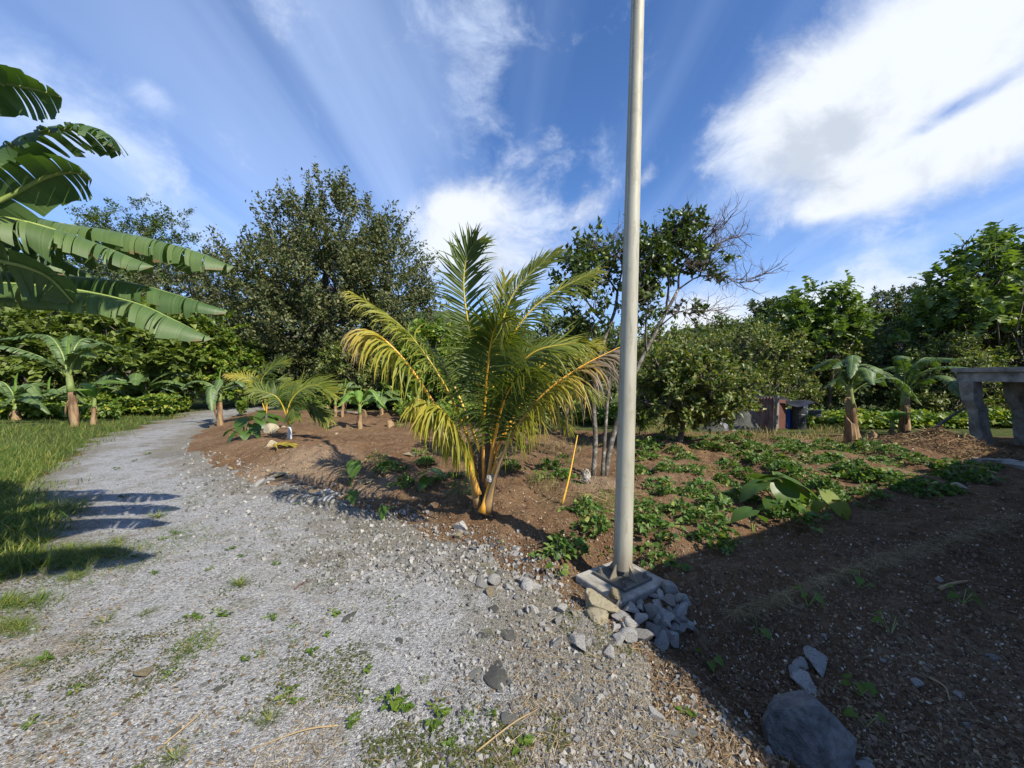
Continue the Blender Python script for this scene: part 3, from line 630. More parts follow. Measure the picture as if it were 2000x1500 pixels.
def frond(parent, P, ll, n, w, r, tone=0.15, tip=0.35, start=0.22, droop=0.35, wind=(0, 0, 0), face=None, fold=0.15, sr=0.022, stalk_tone=0.4, edge=0.5, sides=(1, -1), base_w=1.0, ragged=0.0):
    C = curve(P, 26); T = nrm(np.gradient(C, axis=0)); tt = np.linspace(0, 1, 26)
    rad = sr*(1-tt*0.88); rad = rad*np.where(tt < 0.16, 1+(base_w-1)*(1-tt/0.16)**1.5, 1)
    sb = MB(); sb.tube(C, rad, 6, a=np.clip(stalk_tone+0.25*(0.5-tt)*2, 0, 1))
    st = sb.build('frond', M['stalk'], parent, smooth=True, attr='tone')
    fb = MB(); W_ = np.asarray(wind, float)
    for sgn in sides:
        u = np.linspace(start, 0.985, n)+r.normal(size=n)*0.004; u = np.clip(u, 0, 0.999)
        if ragged: u = u[r.random(n) > ragged]
        m = len(u); x = u*25; i = np.minimum(x.astype(int), 24); f = (x-i)[:, None]
        c = C[i]*(1-f)+C[i+1]*f; Tt = nrm(T[i]*(1-f)+T[i+1]*f)
        hint = np.tile(np.array([0, 0, 1.]) if face is None else nrm(face), (m, 1))
        sd = nrm(np.cross(Tt, hint)); N = np.cross(sd, Tt)
        v = (u-start)/(1-start); ang = np.radians(28+42*v**1.3)+r.normal(size=m)*0.06
        dr = nrm(sd*sgn*np.cos(ang)[:, None]+Tt*np.sin(ang)[:, None]+N*(fold+r.normal(size=m)*0.07)[:, None])
        L = ll*(0.35+0.65*np.sin(np.clip(0.12+v*0.86, 0, 1)*math.pi)**0.7)*(0.9+0.2*r.random(m))
        L = L*np.where(v > 0.93, 0.8, 1)
        segs = 5; p = c.copy(); rows = []
        prof = [0.55, 1.0, 0.95, 0.72, 0.42, 0.04]
        dd = dr.copy(); rd_ = r.random(m); kink = r.normal(size=(m, 3))
        for k in range(segs+1):
            wv = Tt-dd*(Tt*dd).sum(1)[:, None]; wv = nrm(wv+r.normal(size=(m, 3))*0.02)
            ww = (w*prof[k]*0.5)*(0.85+0.3*r.random(m))
            cr = np.cross(wv, dd)*(ww*0.45)[:, None]
            rows.append(np.stack([p-wv*ww[:, None]+cr, p, p+wv*ww[:, None]+cr], 1))
            dd = nrm(dd+np.array([0, 0, -1.])*droop*(0.24+0.24*k/segs)*(0.45+1.1*rd_)[:, None]+W_*0.25+kink*(0.10 if k > 1 else 0.02))
            p = p+dd*(L/segs)[:, None]
        V = np.stack(rows, 1)                                        # m, segs+1, 3, 3
        base = (np.arange(m)*(segs+1)*3)[:, None, None]
        k = np.arange(segs)[None, :, None]*3; j = np.arange(2)[None, None, :]
        q = base+k+j; F = np.stack([q, q+1, q+4, q+3], -1).reshape(-1, 4)
        tn = tone+edge*(np.linspace(0, 1, segs+1)**2.2)[None, :]*(0.4+0.6*r.random(m))[:, None]*0.5+(tip*v**2)[:, None]+r.normal(size=(m, 1))*0.03
        fb.add(V.reshape(-1, 3), F, np.repeat(np.clip(tn, 0, 1).reshape(-1), 3))
    fb.build('foliage', M['frond'], st, attr='tone')
    return st

def banana_leaf(parent, P, W_, r, matkey='banana', tears=0.6, droop=(1.2, 1.2), lift=0.25, face=None, pet=0.12, rib=0.018, name='leaf'):
    n = 60; C = curve(P, n); T = nrm(np.gradient(C, axis=0)); Ln = np.linalg.norm(np.diff(C, axis=0), axis=1).sum()
    hint = np.tile(np.array([0, 0, 1.]) if face is None else nrm(np.asarray(face, float)), (n, 1))
    Sd = nrm(np.cross(T, hint)); N = np.cross(Sd, T)
    def ev(A, s): x = np.clip(s, 0, 1)*(n-1); i = np.minimum(x.astype(int), n-2); f = (x-i)[..., None]; return A[i]*(1-f)+A[i+1]*f
    b = MB(); ED = []
    for sgn, dp in ((1, droop[0]), (-1, droop[1])):
        s0 = pet; ar = np.zeros(3)
        while s0 < 0.995:
            if r.random() < tears: sl_ = 0.008+0.055*r.random()**2
            else: sl_ = r.uniform(0.04, 0.14)
            s1 = min(1.0, s0+sl_*max(0.7, 1.0/Ln**0.5))
            if 1-s1 < 0.02: s1 = 1.0
            rows = max(2, int((s1-s0)*Ln/0.06)+1); cols = 7
            s = np.linspace(s0, s1, rows)[:, None]; u = np.linspace(0, 1, cols)[None, :]
            sh = (s-0.5*(s0+s1))*(1-(0.012+0.34*tears*r.random()**5)*u**1.3)+0.5*(s0+s1) if tears > 0.05 else s+0*u
            v = (sh-pet)/(1-pet)
            wd = W_*0.5*np.minimum(1, (np.clip(v, 0, 1)/0.14)**0.6)*np.minimum(1, (np.clip(1-v, 0, 1)/0.30)**0.55)
            ar = ar*0.72+r.normal(size=3)*0.5 if r.random() > 0.12*tears else r.normal(size=3)
            th = lift+ar[0]*0.11*tears; bend = dp*(1+ar[1]*0.20*tears); ragl = 1-0.22*tears*r.random()**3; tw = ar[2]*0.22*tears; wd = wd*ragl*(1+0.05*np.sin(31*s+r.uniform(0, 6)))
            ac = np.zeros((rows, cols)); up_ = np.zeros((rows, cols))
            for j in range(1, cols):
                a_ = th-bend*(u[0, j]**1.1)+0.05*np.sin(9*s[:, 0]*Ln+sgn)
                ac[:, j] = ac[:, j-1]+np.cos(a_)/(cols-1); up_[:, j] = up_[:, j-1]+np.sin(a_)/(cols-1)
            c, t_, sd, nn = ev(C, sh), ev(T, sh), ev(Sd, sh), ev(N, sh)
            sweep = 0.18+0.1*v
            V = c+sd*(sgn*ac*wd)[..., None]+nn*(up_*wd+tw*u*(sh-0.5*(s0+s1))*Ln)[..., None]+t_*(u*wd*(sweep+0.12*tears*r.normal())+0.10*u*u*wd*tears)[..., None]
            V[..., 2] -= 0.10*bend*(u**2)*wd
            i = np.arange(rows*cols).reshape(rows, cols)
            F = np.stack([i[:-1, :-1], i[1:, :-1], i[1:, 1:], i[:-1, 1:]], -1).reshape(-1, 4)
            b.add(V.reshape(-1, 3), F, np.broadcast_to(sh*Ln/0.012, (rows, cols)).ravel()); ED.append((np.broadcast_to(u, (rows, cols))**2*(0.55+0.6*r.random()*tears)+0.5*np.clip(v-.9, 0, 1)*10*u).ravel())
            s0 = s1
    lf = b.build(name, M[matkey], parent, smooth=True, attr='tone')
    lf.data.attributes.new('edge', 'FLOAT', 'POINT').data.foreach_set('value', np.concatenate(ED).astype(np.float32))
    rb = MB(); tt = np.linspace(0, 1, n); rb.tube(C-N*rib*0.3, rib*(1-0.85*tt)+0.002, 6); rb.build('midrib', M['midrib'], lf, smooth=True)
    return lf

def banana_plant(label, base, h, nl, ll, lw, seed, stem_r=0.09, matkey='banana2', stem='bstem', tears=0.75, spread=(25, 75), lean=(0, 0), droop=1.1, dead=0, name='banana_plant', az=None, sag=0.45):
    r = np.random.default_rng(seed); t = thing(name, label, 'banana plant', base)
    top = np.array([lean[0]*h, lean[1]*h, h]); sb = MB()
    sb.tube(curve([(0, 0, -0.1), top*0.5+np.array([lean[0], lean[1], 0])*-0.1, top], 9), np.linspace(stem_r*1.2, stem_r*0.55, 9)*(1+0.08*r.normal(size=9)), 10)
    for k in range(5):                                               # peeling old sheaths
        a = r.uniform(0, 6.28); z0 = h*r.uniform(0.25, 0.8); q = np.array([math.cos(a), math.sin(a), 0])
        s0 = top*z0/h+q*stem_r*0.8; sb.tube(curve([s0, s0+q*stem_r*0.5-np.array([0, 0, .1*h]), s0+q*stem_r*0.7-np.array([0, 0, .28*h])], 4), [0.012, 0.018, 0.004], 4)
    sb.build('stem', M[stem], t, smooth=True)
    gb = MB(); q_ = np.linspace(.55, 1.12, 7); Cc = curve([(0, 0, -0.1), top*0.5+np.array([lean[0], lean[1], 0])*-0.1, top, top*1.12], 40)
    gb.tube(Cc[np.linspace(17, 39, 8).astype(int)], np.linspace(stem_r*.88, stem_r*.42, 8), 10); gb.build('leaf_sheath', M['bstemgreen'], t, smooth=True)
    for i in range(nl):
        a = (i*2.4+r.normal()*0.3) if az is None else az[i]; el = math.radians(r.uniform(90-spread[1], 90-spread[0])); L = ll*r.uniform(0.75, 1.15)
        hd = np.array([math.cos(a), math.sin(a), 0]); p1 = top+hd*L*0.3*math.cos(el)+np.array([0, 0, L*0.32*math.sin(el)+0.02])
        p2 = top+hd*L*0.66*math.cos(el*0.85)+np.array([0, 0, L*0.55*math.sin(el)-sag*0.12*L]); p3 = top+hd*L*0.97*math.cos(el*0.65)+np.array([0, 0, L*0.62*math.sin(el)-sag*L*r.uniform(0.3, 1.5)])+np.array([-hd[1], hd[0], 0])*L*r.normal()*.12
        banana_leaf(t, [top-np.array([0, 0, 0.05*h]), p1, p2, p3], lw*r.uniform(0.8, 1.1), r, matkey, tears, (droop*r.uniform(.8, 1.2), droop*r.uniform(.8, 1.2)), rib=0.012*ll)
    if nl >= 4:
        c0 = top; banana_leaf(t, [c0, c0+np.array([0.02, 0, ll*0.35]), c0+np.array([0.06, 0.02, ll*0.55])], lw*0.22, r, 'bananayoung', 0.0, (-0.6, -0.6), lift=0.6, face=(0.3, -1, 0.2), rib=0.01*ll)
    for i in range(dead):
        a = r.uniform(0, 6.28); hd = np.array([math.cos(a), math.sin(a), 0]); L = ll*0.8
        b = MB(); P = curve([top*0.9, top*0.85+hd*0.15*L, top*0.6+hd*0.2*L, top*0.25+hd*0.16*L], 12)
        wd_ = .03+.09*np.sin(np.linspace(0, 3.1, 12)); sd_ = np.array([-hd[1], hd[0], 0])
        V = np.concatenate([P-sd_*wd_[:, None]*.5, P+hd*.02*np.sin(np.arange(12))[:, None], P+sd_*wd_[:, None]*.5]); F = [(k, k+1, 13+k, 12+k) for k in range(11)]+[(12+k, 13+k, 25+k, 24+k) for k in range(11)]
        b.add(V, F); b.build('dead_leaf', M['roots'], t)
    return t

def low_plant(b, sb, R_, h, n, size, r, tpl=HEART, hole=0.0, mat=0):
    """a dome of leaves on short stalks, trailing outwards"""
    a = r.uniform(0, 6.283, n); q = np.sqrt(r.uniform(hole, 1, n)); x = np.cos(a)*q*R_; y = np.sin(a)*q*R_
    z = h*(1-0.75*q**1.6)*(0.45+0.6*r.random(n))+0.02
    p = np.stack([x, y, z], 1); d_ = nrm(np.stack([np.cos(a)*0.9, np.sin(a)*0.9, -0.15+0.5*r.random(n)], 1)+r.normal(size=(n, 3))*0.55)
    nn = nrm(np.array([0, 0, 1.])+r.normal(size=(n, 3))*0.42); b.inst(tpl, basis(d_, nn), p, size*(0.6+0.75*r.random(n)), mat=mat)
    for i in range(0, n, 4):
        sb.tube([(x[i]*0.6, y[i]*0.6, 0), (x[i]*0.85, y[i]*0.85, z[i]*0.7), p[i]], [0.0035, 0.003, 0.002], 3, cap=False)
def big_leaf(b, c, d_, nml, L, W_, curl=0.35, cup=0.12, notch=0.22):
    """large heart-shaped taro leaf as a fine mesh"""
    nr, na = 6, 28; an = np.linspace(0, 2*math.pi, na, endpoint=False)
    rr = 0.5*(1+0.0*an); ph = (an+math.pi) % (2*math.pi)-math.pi       # 0 = tip
    rad = np.where(np.abs(ph) < 2.7, 0.62-0.12*np.abs(ph)/2.7*1.0+0.22*np.exp(-(ph/0.35)**2), 0.5-notch*1.2*(np.abs(ph)-2.7)/0.44)
    rad = np.maximum(rad, 0.12); V = [(0, 0, 0)]
    for k in range(1, nr+1):
        f = k/nr
        for a, q in zip(an, rad): x = math.sin(a)*q*f*W_*1.15; y = math.cos(a)*q*f*L*1.05+0*L; z = cup*abs(x)*0.8-curl*(y*max(y, 0))/L*0.9-0.10*(f**2)*abs(math.sin(a*3))*L*0.3; V.append((x, y, z))
    F3 = [(0, 1+(j+1) % na, 1+j) for j in range(na)]; F4 = []
    for k in range(nr-1):
        for j in range(na): a0 = 1+k*na; F4.append((a0+j, a0+(j+1) % na, a0+na+(j+1) % na, a0+na+j))
    Rm = basis(np.array([d_], float), np.array([nml], float))[0]; V = np.array(V)@Rm.T+np.asarray(c)
    n0 = b.n; b.add(V, np.array(F4)); b.F.append((np.array(F3)+n0, 0))
def taro(label, base, leaves, key='taro', name='taro_plant', sr=0.012, group=None):
    """leaves: (dx, dy, z, length, width, heading deg, pitch)"""
    t = thing(name, label, 'taro plant', base, group)
    for dx, dy, z, L, W_, hd, pi_ in leaves:
        a = math.radians(hd); d_ = np.array([math.cos(a)*math.cos(pi_), math.sin(a)*math.cos(pi_), math.sin(pi_)]); nm = np.array([-math.cos(a)*math.sin(pi_), -math.sin(a)*math.sin(pi_), math.cos(pi_)])
        b = MB(); big_leaf(b, (dx, dy, z), d_, nm, L, W_); lf = b.build('leaf', M[key], t, smooth=True)
        s = MB(); s.tube(curve([(0, 0, -0.02), (dx*0.35, dy*0.35, z*0.65), (dx, dy, z)], 6), np.linspace(sr, sr*0.45, 6), 5); s.build('leaf_stalk', M['midrib'], lf, smooth=True)
    return t

# ------------------------------------------------------------------ house (stands to the right of the camera, its flat roof shades the near soil)
HB = 2.45
hc = np.array([0.60, 2.78])-SH*HB/math.tan(SUN_EL)
E2 = np.array([0.88, 0.47])/np.hypot(0.88, 0.47); E1 = np.array([0.30, -0.955])/np.hypot(0.30, 0.955)
t = thing('house', 'grey rendered house with a flat roof standing beside the garden', 'house', (hc[0], hc[1], 0))
def quad_prism(b, a0, a1, b0, b1, z0, z1):
    P = [E2*a0+E1*b0, E2*a1+E1*b0, E2*a1+E1*b1, E2*a0+E1*b1]
    V = [(*p, z0) for p in P]+[(*p, z1) for p in P]
    b.add(V, [[0, 3, 2, 1][::-1], [4, 5, 6, 7][::-1], [0, 1, 5, 4][::-1], [1, 2, 6, 5][::-1], [2, 3, 7, 6][::-1], [3, 0, 4, 7][::-1]])
b = MB(); quad_prism(b, 0.45, 11.5, 0.45, 7.5, -0.6, HB-0.18); b.build('wall', M['housewall'], t)
b = MB(); quad_prism(b, 0, 12, 0, 8, HB-0.18, HB); b.build('roof', M['concrete'], t)
for a0 in (2.0, 6.5):
    b = MB(); quad_prism(b, a0, a0+1.4, 0.40, 0.47, 0.9, 1.9); w = b.build('window', M['glass'], t)
    b = MB(); quad_prism(b, a0-0.06, a0+1.46, 0.37, 0.46, 0.92, 0.995); b.build('sill', M['concrete'], w)
b = MB(); quad_prism(b, 4.5, 5.4, 0.41, 0.47, 0.0, 2.05); b.build('door', M['wood'], t)

# ------------------------------------------------------------------ trees
def bs(px, Y):
    x = (px-1000)/FPX*Y; return np.array([x, Y, float(zg(x, Y))])
def envs(base, L):
    o = []
    for px, py, dY, rx, rz, rd in L:
        c = at(px, py, base[1]+dY)-base; k = (base[1]+dY)/FPX; o.append((c[0], c[1], c[2], rx*k, rd, rz*k))
    return o

B = bs(640, 21.5)
tree('broadleaf_tree', 'tall dense dark-green tree, the largest crown, behind the bare soil left of the coconut palm', B, 12.5, 0.30,
     envs(B, [(655, 455, 0, 60, 70, 2.2), (600, 470, .5, 56, 66, 2.2), (712, 462, .3, 52, 70, 2.0), (556, 455, .3, 34, 42, 1.5), (762, 500, .2, 46, 56, 1.8), (535, 535, 0, 70, 48, 2.4), (610, 570, -.5, 110, 70, 3), (740, 565, -.3, 86, 74, 2.6), (800, 560, .2, 36, 44, 1.6), (650, 570, -1.5, 120, 90, 2.4), (640, 655, -1.0, 170, 80, 3),
              (472, 525, .3, 38, 36, 1.5), (505, 620, .5, 74, 66, 2), (800, 640, .5, 54, 76, 2), (560, 710, -.5, 120, 60, 2.5), (740, 715, 0, 90, 55, 2.4), (480, 690, .6, 70, 50, 2)]),
     'bigleaf', 1750, 64, LEAF, 0.18, 1.15, 21, out_w=0.75, up_w=0.75, rnd_w=0.35, shell=0.45, droop=0.05, jit=0.085, limbs=26, zmin=0.4, woodr=0.012, woodfrac=0.25)
B = bs(250, 31)
tree('feathery_tree', 'tall airy feathery tree rising above the banana leaves at far left', B, 14.5, 0.3,
     envs(B, [(255, 415, 0, 34, 22, 1.2), (205, 440, 0, 50, 18, 1.3), (170, 410, 0, 18, 20, .8), (265, 395, 0, 12, 14, .6), (300, 445, .5, 45, 18, 1.4), (340, 430, 0, 16, 18, .8), (340, 462, 0, 34, 16, 1), (250, 470, 0, 110, 26, 2.2), (230, 520, 0, 120, 30, 2.4), (300, 540, 0, 110, 40, 2.4)]),
     'feather', 420, 60, LEAF, 0.19, 1.1, 22, out_w=0.5, up_w=0.45, rnd_w=0.6, shell=0.8, droop=0.12, limbs=40, leafup=1.3, fork=0.5)
B = bs(400, 26)
tree('wild_tree', 'dark leafy tree in the gap between the feathery tree and the tallest tree', B, 9.0, 0.25,
     envs(B, [(395, 520, 0, 38, 40, 1.6), (440, 560, 0, 45, 60, 1.8), (350, 570, 0, 70, 50, 2), (410, 640, 0, 90, 70, 2.4), (330, 640, 0, 80, 60, 2.2)]),
     'bigleaf', 620, 34, LEAF, 0.2, 0.9, 23, shell=0.5, limbs=24)
B = bs(120, 23)
tree('wild_tree', 'dark tree crown in shade behind the large banana leaves at the left edge', B, 8.0, 0.25,
     envs(B, [(60, 600, 0, 90, 50, 2.2), (180, 590, 0, 90, 55, 2.2), (120, 660, 0, 130, 60, 2.4), (-40, 640, 0, 90, 70, 2.4)]),
     'darkfar', 560, 34, LEAF, 0.2, 0.9, 24, shell=0.5, limbs=20)
B = bs(300, 16.5)
tree('shrub', 'light-green broad-leaved shrub under the lowest large banana leaf', B, 3.6, 0.10,
     envs(B, [(300, 648, 0, 75, 34, 1.0), (235, 670, -.4, 55, 36, 1.0), (360, 672, 0, 50, 34, 1.0), (290, 710, -.6, 90, 40, 1.2), (200, 640, .4, 50, 30, .9)]),
     'broad', 380, 18, HEART, 0.22, 0.55, 25, shell=0.5, leafup=1.0, limbs=24, cat='shrub', zmin=0.5)
B = bs(60, 16)
tree('shrub', 'yellow-green broad-leaved shrub at the left edge below the shaded banana leaf', B, 3.7, 0.10,
     envs(B, [(60, 635, 0, 65, 22, 1.0), (20, 680, 0, 55, 40, 1.0), (115, 675, .3, 50, 34, 1.0), (50, 730, 0, 70, 45, 1.1), (-40, 690, 0, 50, 60, 1.2)]),
     'broad', 360, 18, HEART, 0.21, 0.5, 26, shell=0.5, leafup=1.0, limbs=22, cat='shrub', zmin=0.3)
B = bs(150, 17)
tree('shrub', 'dark shrub filling the shade behind the leaning banana plant at left', B, 3.0, 0.1,
     envs(B, [(150, 700, 0, 70, 45, 1.2), (230, 730, 0, 70, 40, 1.2), (100, 760, 0, 80, 40, 1.2), (10, 760, 0, 80, 45, 1.2)]),
     'guava', 420, 26, LEAF, 0.17, 0.5, 27, shell=0.5, limbs=16, cat='shrub', zmin=0.1)
B = bs(410, 17.5)
tree('vine_thicket', 'bright green vine-smothered thicket at the far bend of the path', B, 3.2, 0.1,
     envs(B, [(405, 670, 0, 42, 40, 1.0), (435, 645, 0, 24, 30, .8), (380, 710, -.3, 55, 42, 1.2), (430, 730, -.2, 45, 40, 1.1), (340, 730, 0, 45, 36, 1.1), (470, 720, .3, 30, 50, 1.0)]),
     'vine', 520, 24, HEART, 0.13, 0.42, 28, shell=0.4, leafup=0.9, limbs=16, cat='thicket', zmin=0.05)
for px, Y, L, lab, sd_ in [(610, 29, [(520, 700, 0, 90, 60, 3), (640, 690, 0, 100, 70, 3), (760, 700, 0, 90, 60, 3), (580, 610, 0, 90, 60, 3), (700, 610, 0, 90, 60, 3)], 'dark tree crowded in behind the tallest tree', 61), (860, 32, [(850, 690, 0, 50, 50, 3), (920, 700, 0, 60, 46, 3), (1000, 705, 0, 70, 46, 3)], 'low dark tree far behind the coconut palm', 62)]:
    B = bs(px, Y); tree('wild_tree', lab, B, 5.0, .2, envs(B, L), 'darkfar', 520, 34, LEAF, .24, .9, sd_, shell=.6, limbs=14, zmin=.1)
for px, Y, L, key, lab, sd_ in [
    (560, 20, [(540, 720, 0, 70, 50, 1.4), (610, 735, 0, 70, 44, 1.4), (500, 755, -.5, 50, 30, 1.2)], 'darkfar', 'dark undergrowth shrub behind the young coconut palms', 31),
    (720, 18, [(700, 720, 0, 65, 46, 1.4), (770, 730, 0, 60, 44, 1.4), (720, 765, -.5, 80, 26, 1.2)], 'guava', 'leafy shrub at the foot of the tallest tree behind the small bananas', 32),
    (850, 16, [(840, 700, 0, 45, 60, 1.2), (880, 730, 0, 50, 50, 1.3), (830, 770, -.3, 60, 28, 1.2)], 'vine', 'bright leafy bush behind the left half of the coconut palm', 33),
    (985, 15, [(960, 720, 0, 60, 50, 1.4), (1020, 740, 0, 60, 45, 1.4), (1000, 790, 0, 80, 24, 1.2)], 'guava', 'leafy bush directly behind the coconut palm', 34)]:
    B = bs(px, Y); tree('shrub', lab, B, 2.2, 0.09, envs(B, L), key, 420, 26, LEAF if key != 'vine' else HEART, 0.16, 0.5, sd_, shell=0.5, limbs=16, cat='shrub', zmin=0.05)
B = bs(1105, 9.5)
tree('citrus_tree', 'bushy green citrus tree between the coconut palm and the tall pole', B, 2.9, 0.08,
     envs(B, [(1100, 660, 0, 48, 34, .8), (1150, 690, .2, 48, 40, .8), (1085, 720, 0, 45, 46, .8), (1130, 760, 0, 55, 40, .8)]),
     'citrus', 300, 30, LEAF, 0.105, 0.32, 35, shell=0.55, limbs=24, zmin=0.6)
B = bs(1240, 11)
tree('citrus_tree', 'dark bushy citrus tree partly hidden behind the tall pole', B, 3.2, 0.08,
     envs(B, [(1235, 670, 0, 50, 42, 1.), (1290, 690, .2, 48, 40, 1.), (1220, 740, 0, 60, 46, 1.), (1270, 765, 0, 55, 36, 1.)]),
     'guava', 340, 30, LEAF, 0.11, 0.36, 36, shell=0.55, limbs=24, zmin=0.5)
B = g1(1328, 868)
tree('citrus_tree', 'low spreading citrus tree with a short forked trunk in front of the shed debris', B, 2.3, 0.055,
     envs(B, [(1345, 740, 0, 62, 42, .8), (1290, 730, .2, 50, 40, .7), (1400, 770, 0, 52, 30, .7), (1345, 790, -.1, 64, 28, .7), (1285, 785, 0, 44, 26, .6), (1430, 800, -.1, 30, 18, .5)]),
     'guava', 420, 26, LEAF, 0.105, 0.3, 37, shell=0.6, limbs=34, zmin=0.35, fork=0.16, fruit=(14, 0.08, 'fruitpale'))
B = g1(1250, 848)
tree('sapling', 'small round-topped citrus sapling right behind the pole', B, 0.75, 0.022, envs(B, [(1252, 812, 0, 22, 18, .22)]), 'weed', 60, 12, LEAF, 0.09, 0.14, 38, shell=0.9, limbs=8, zmin=0.1, cat='sapling')

# orchard behind the right half of the plot
G1 = None
orch = [(1480, 13.5, [(1450, 690, 0, 62, 48, 1.2), (1500, 700, 0, 56, 50, 1.2), (1420, 730, 0, 52, 42, 1.1), (1490, 755, -.3, 70, 34, 1.2)], 'guava', 'fruit-laden tree directly behind the corrugated shed', 41, 'fruitpale'),
        (1620, 14.5, [(1570, 690, 0, 60, 46, 1.2), (1640, 700, 0, 56, 50, 1.2), (1600, 750, -.3, 80, 40, 1.3), (1670, 760, 0, 50, 40, 1.1)], 'guava', 'leafy orchard tree behind the right banana plants, below the two small breadfruit tops', 42, None),
        (1760, 14, [(1740, 680, 0, 60, 48, 1.3), (1800, 690, 0, 60, 52, 1.3), (1720, 740, 0, 60, 44, 1.2), (1790, 770, 0, 70, 44, 1.2)], 'citrus', 'dark tree with many pale round fruits behind the rightmost banana plant', 43, 'fruitpale'),
        (1870, 12, [(1850, 720, 0, 50, 50, 1.1), (1890, 760, .2, 50, 50, 1.1), (1830, 790, 0, 60, 40, 1.1), (1900, 820, 0.4, 50, 34, 1.)], 'guava', 'bushy tree in shade beside the left column of the concrete frame', 44, None),
        (2010, 12.5, [(1960, 690, 0, 50, 52, 1.2), (2030, 680, 0, 60, 60, 1.4), (1990, 770, 0, 70, 60, 1.4), (2060, 790, 0, 70, 60, 1.4)], 'darkfar', 'dark tree filling the shade behind the concrete frame', 45, None),
        (1340, 15.5, [(1330, 690, 0, 56, 36, 1.3), (1390, 690, 0, 52, 34, 1.2), (1300, 740, 0, 60, 40, 1.3), (1380, 745, 0, 60, 40, 1.3)], 'guava', 'hazy green tree behind the low spreading citrus tree', 46, None)]
for px, Y, L, key, lab, sd_, fr in orch:
    B = bs(px, Y); tree('orchard_tree', lab, B, 3.6, 0.12, envs(B, L), key, 520, 30, LEAF, 0.115, 0.42, sd_, shell=0.5, limbs=26, zmin=0.15, fruit=(170, 0.075, fr) if fr else None)
B = bs(1425, 16.5)
tree('bamboo_clump', 'wispy pale feathery clump on the skyline right of the half-dead citrus', B, 3.9, 0.05, envs(B, [(1395, 668, 0, 46, 16, .8), (1440, 655, 0, 40, 18, .8), (1370, 690, 0, 40, 20, .8)]), 'feather', 190, 26, LEAF, 0.15, 0.8, 47, out_w=0.3, up_w=0.35, rnd_w=0.3, shell=0.9, limbs=22, droop=0.3, cat='bamboo')
B = bs(1492, 24)
tree('slender_tree', 'narrow dark upright tree poking above the orchard right of centre', B, 6.0, 0.16, envs(B, [(1490, 608, 0, 20, 22, .7), (1482, 640, 0, 20, 26, .7), (1505, 640, 0, 22, 24, .7), (1490, 680, 0, 36, 30, 1)]), 'darkfar', 300, 36, LEAF, 0.18, 0.5, 48, shell=0.6, limbs=14, up_w=1.0)
B = bs(1750, 27)
tree('round_tree', 'dark rounded tree crown on the skyline left of the tall breadfruit', B, 6.5, 0.22, envs(B, [(1715, 605, 0, 42, 24, 1.6), (1770, 597, 0, 50, 26, 1.8), (1830, 598, 0, 46, 28, 1.8), (1680, 640, 0, 50, 40, 1.8), (1770, 650, 0, 90, 50, 2)]), 'darkfar', 620, 40, LEAF, 0.19, 0.6, 49, shell=0.5, limbs=20)
BRD = dict(rosette=True, out_w=0.55, up_w=0.9, rnd_w=0.35, shell=0.95, droop=0.0, leafup=0.9, woodr=0.02, woodfrac=1.0)
B = bs(1572, 14)
tree('breadfruit_tree', 'breadfruit tree with large lobed leaves, left one of the two small tops', B, 3.8, 0.09, envs(B, [(1570, 612, 0, 26, 22, .7), (1545, 640, 0, 36, 26, .8), (1600, 650, 0, 34, 26, .8), (1570, 690, 0, 50, 34, .9)]), 'bread', 95, 9, LOBED, 0.40, 0.45, 51, limbs=22, **BRD)
B = bs(1622, 13.6)
tree('breadfruit_tree', 'slender breadfruit tree with a bare upper stem, right one of the two small tops', B, 4.0, 0.07, envs(B, [(1622, 592, 0, 22, 20, .5), (1612, 618, 0, 26, 14, .5), (1640, 615, 0, 24, 14, .5), (1640, 660, 0, 44, 26, .8)]), 'bread', 70, 9, LOBED, 0.38, 0.4, 52, limbs=18, **BRD)
B = bs(1925, 12.6)
tree('breadfruit_tree', 'tall breadfruit tree with lobed leaves, highest crown at the right edge', B, 5.8, 0.13,
     envs(B, [(1950, 492, 0, 36, 18, .8), (1925, 530, 0, 44, 24, .9), (1980, 540, 0, 40, 30, 1.), (1880, 570, 0, 46, 26, 1.), (1860, 600, 0, 40, 24, .9), (1950, 590, -.4, 60, 34, 1.1), (2010, 590, 0, 50, 40, 1.1), (1900, 640, -.4, 66, 36, 1.2), (1980, 660, -.4, 60, 40, 1.2), (1840, 660, 0, 40, 30, 1)]),
     'bread', 230, 9, LOBED, 0.42, 0.5, 53, limbs=44, **BRD)

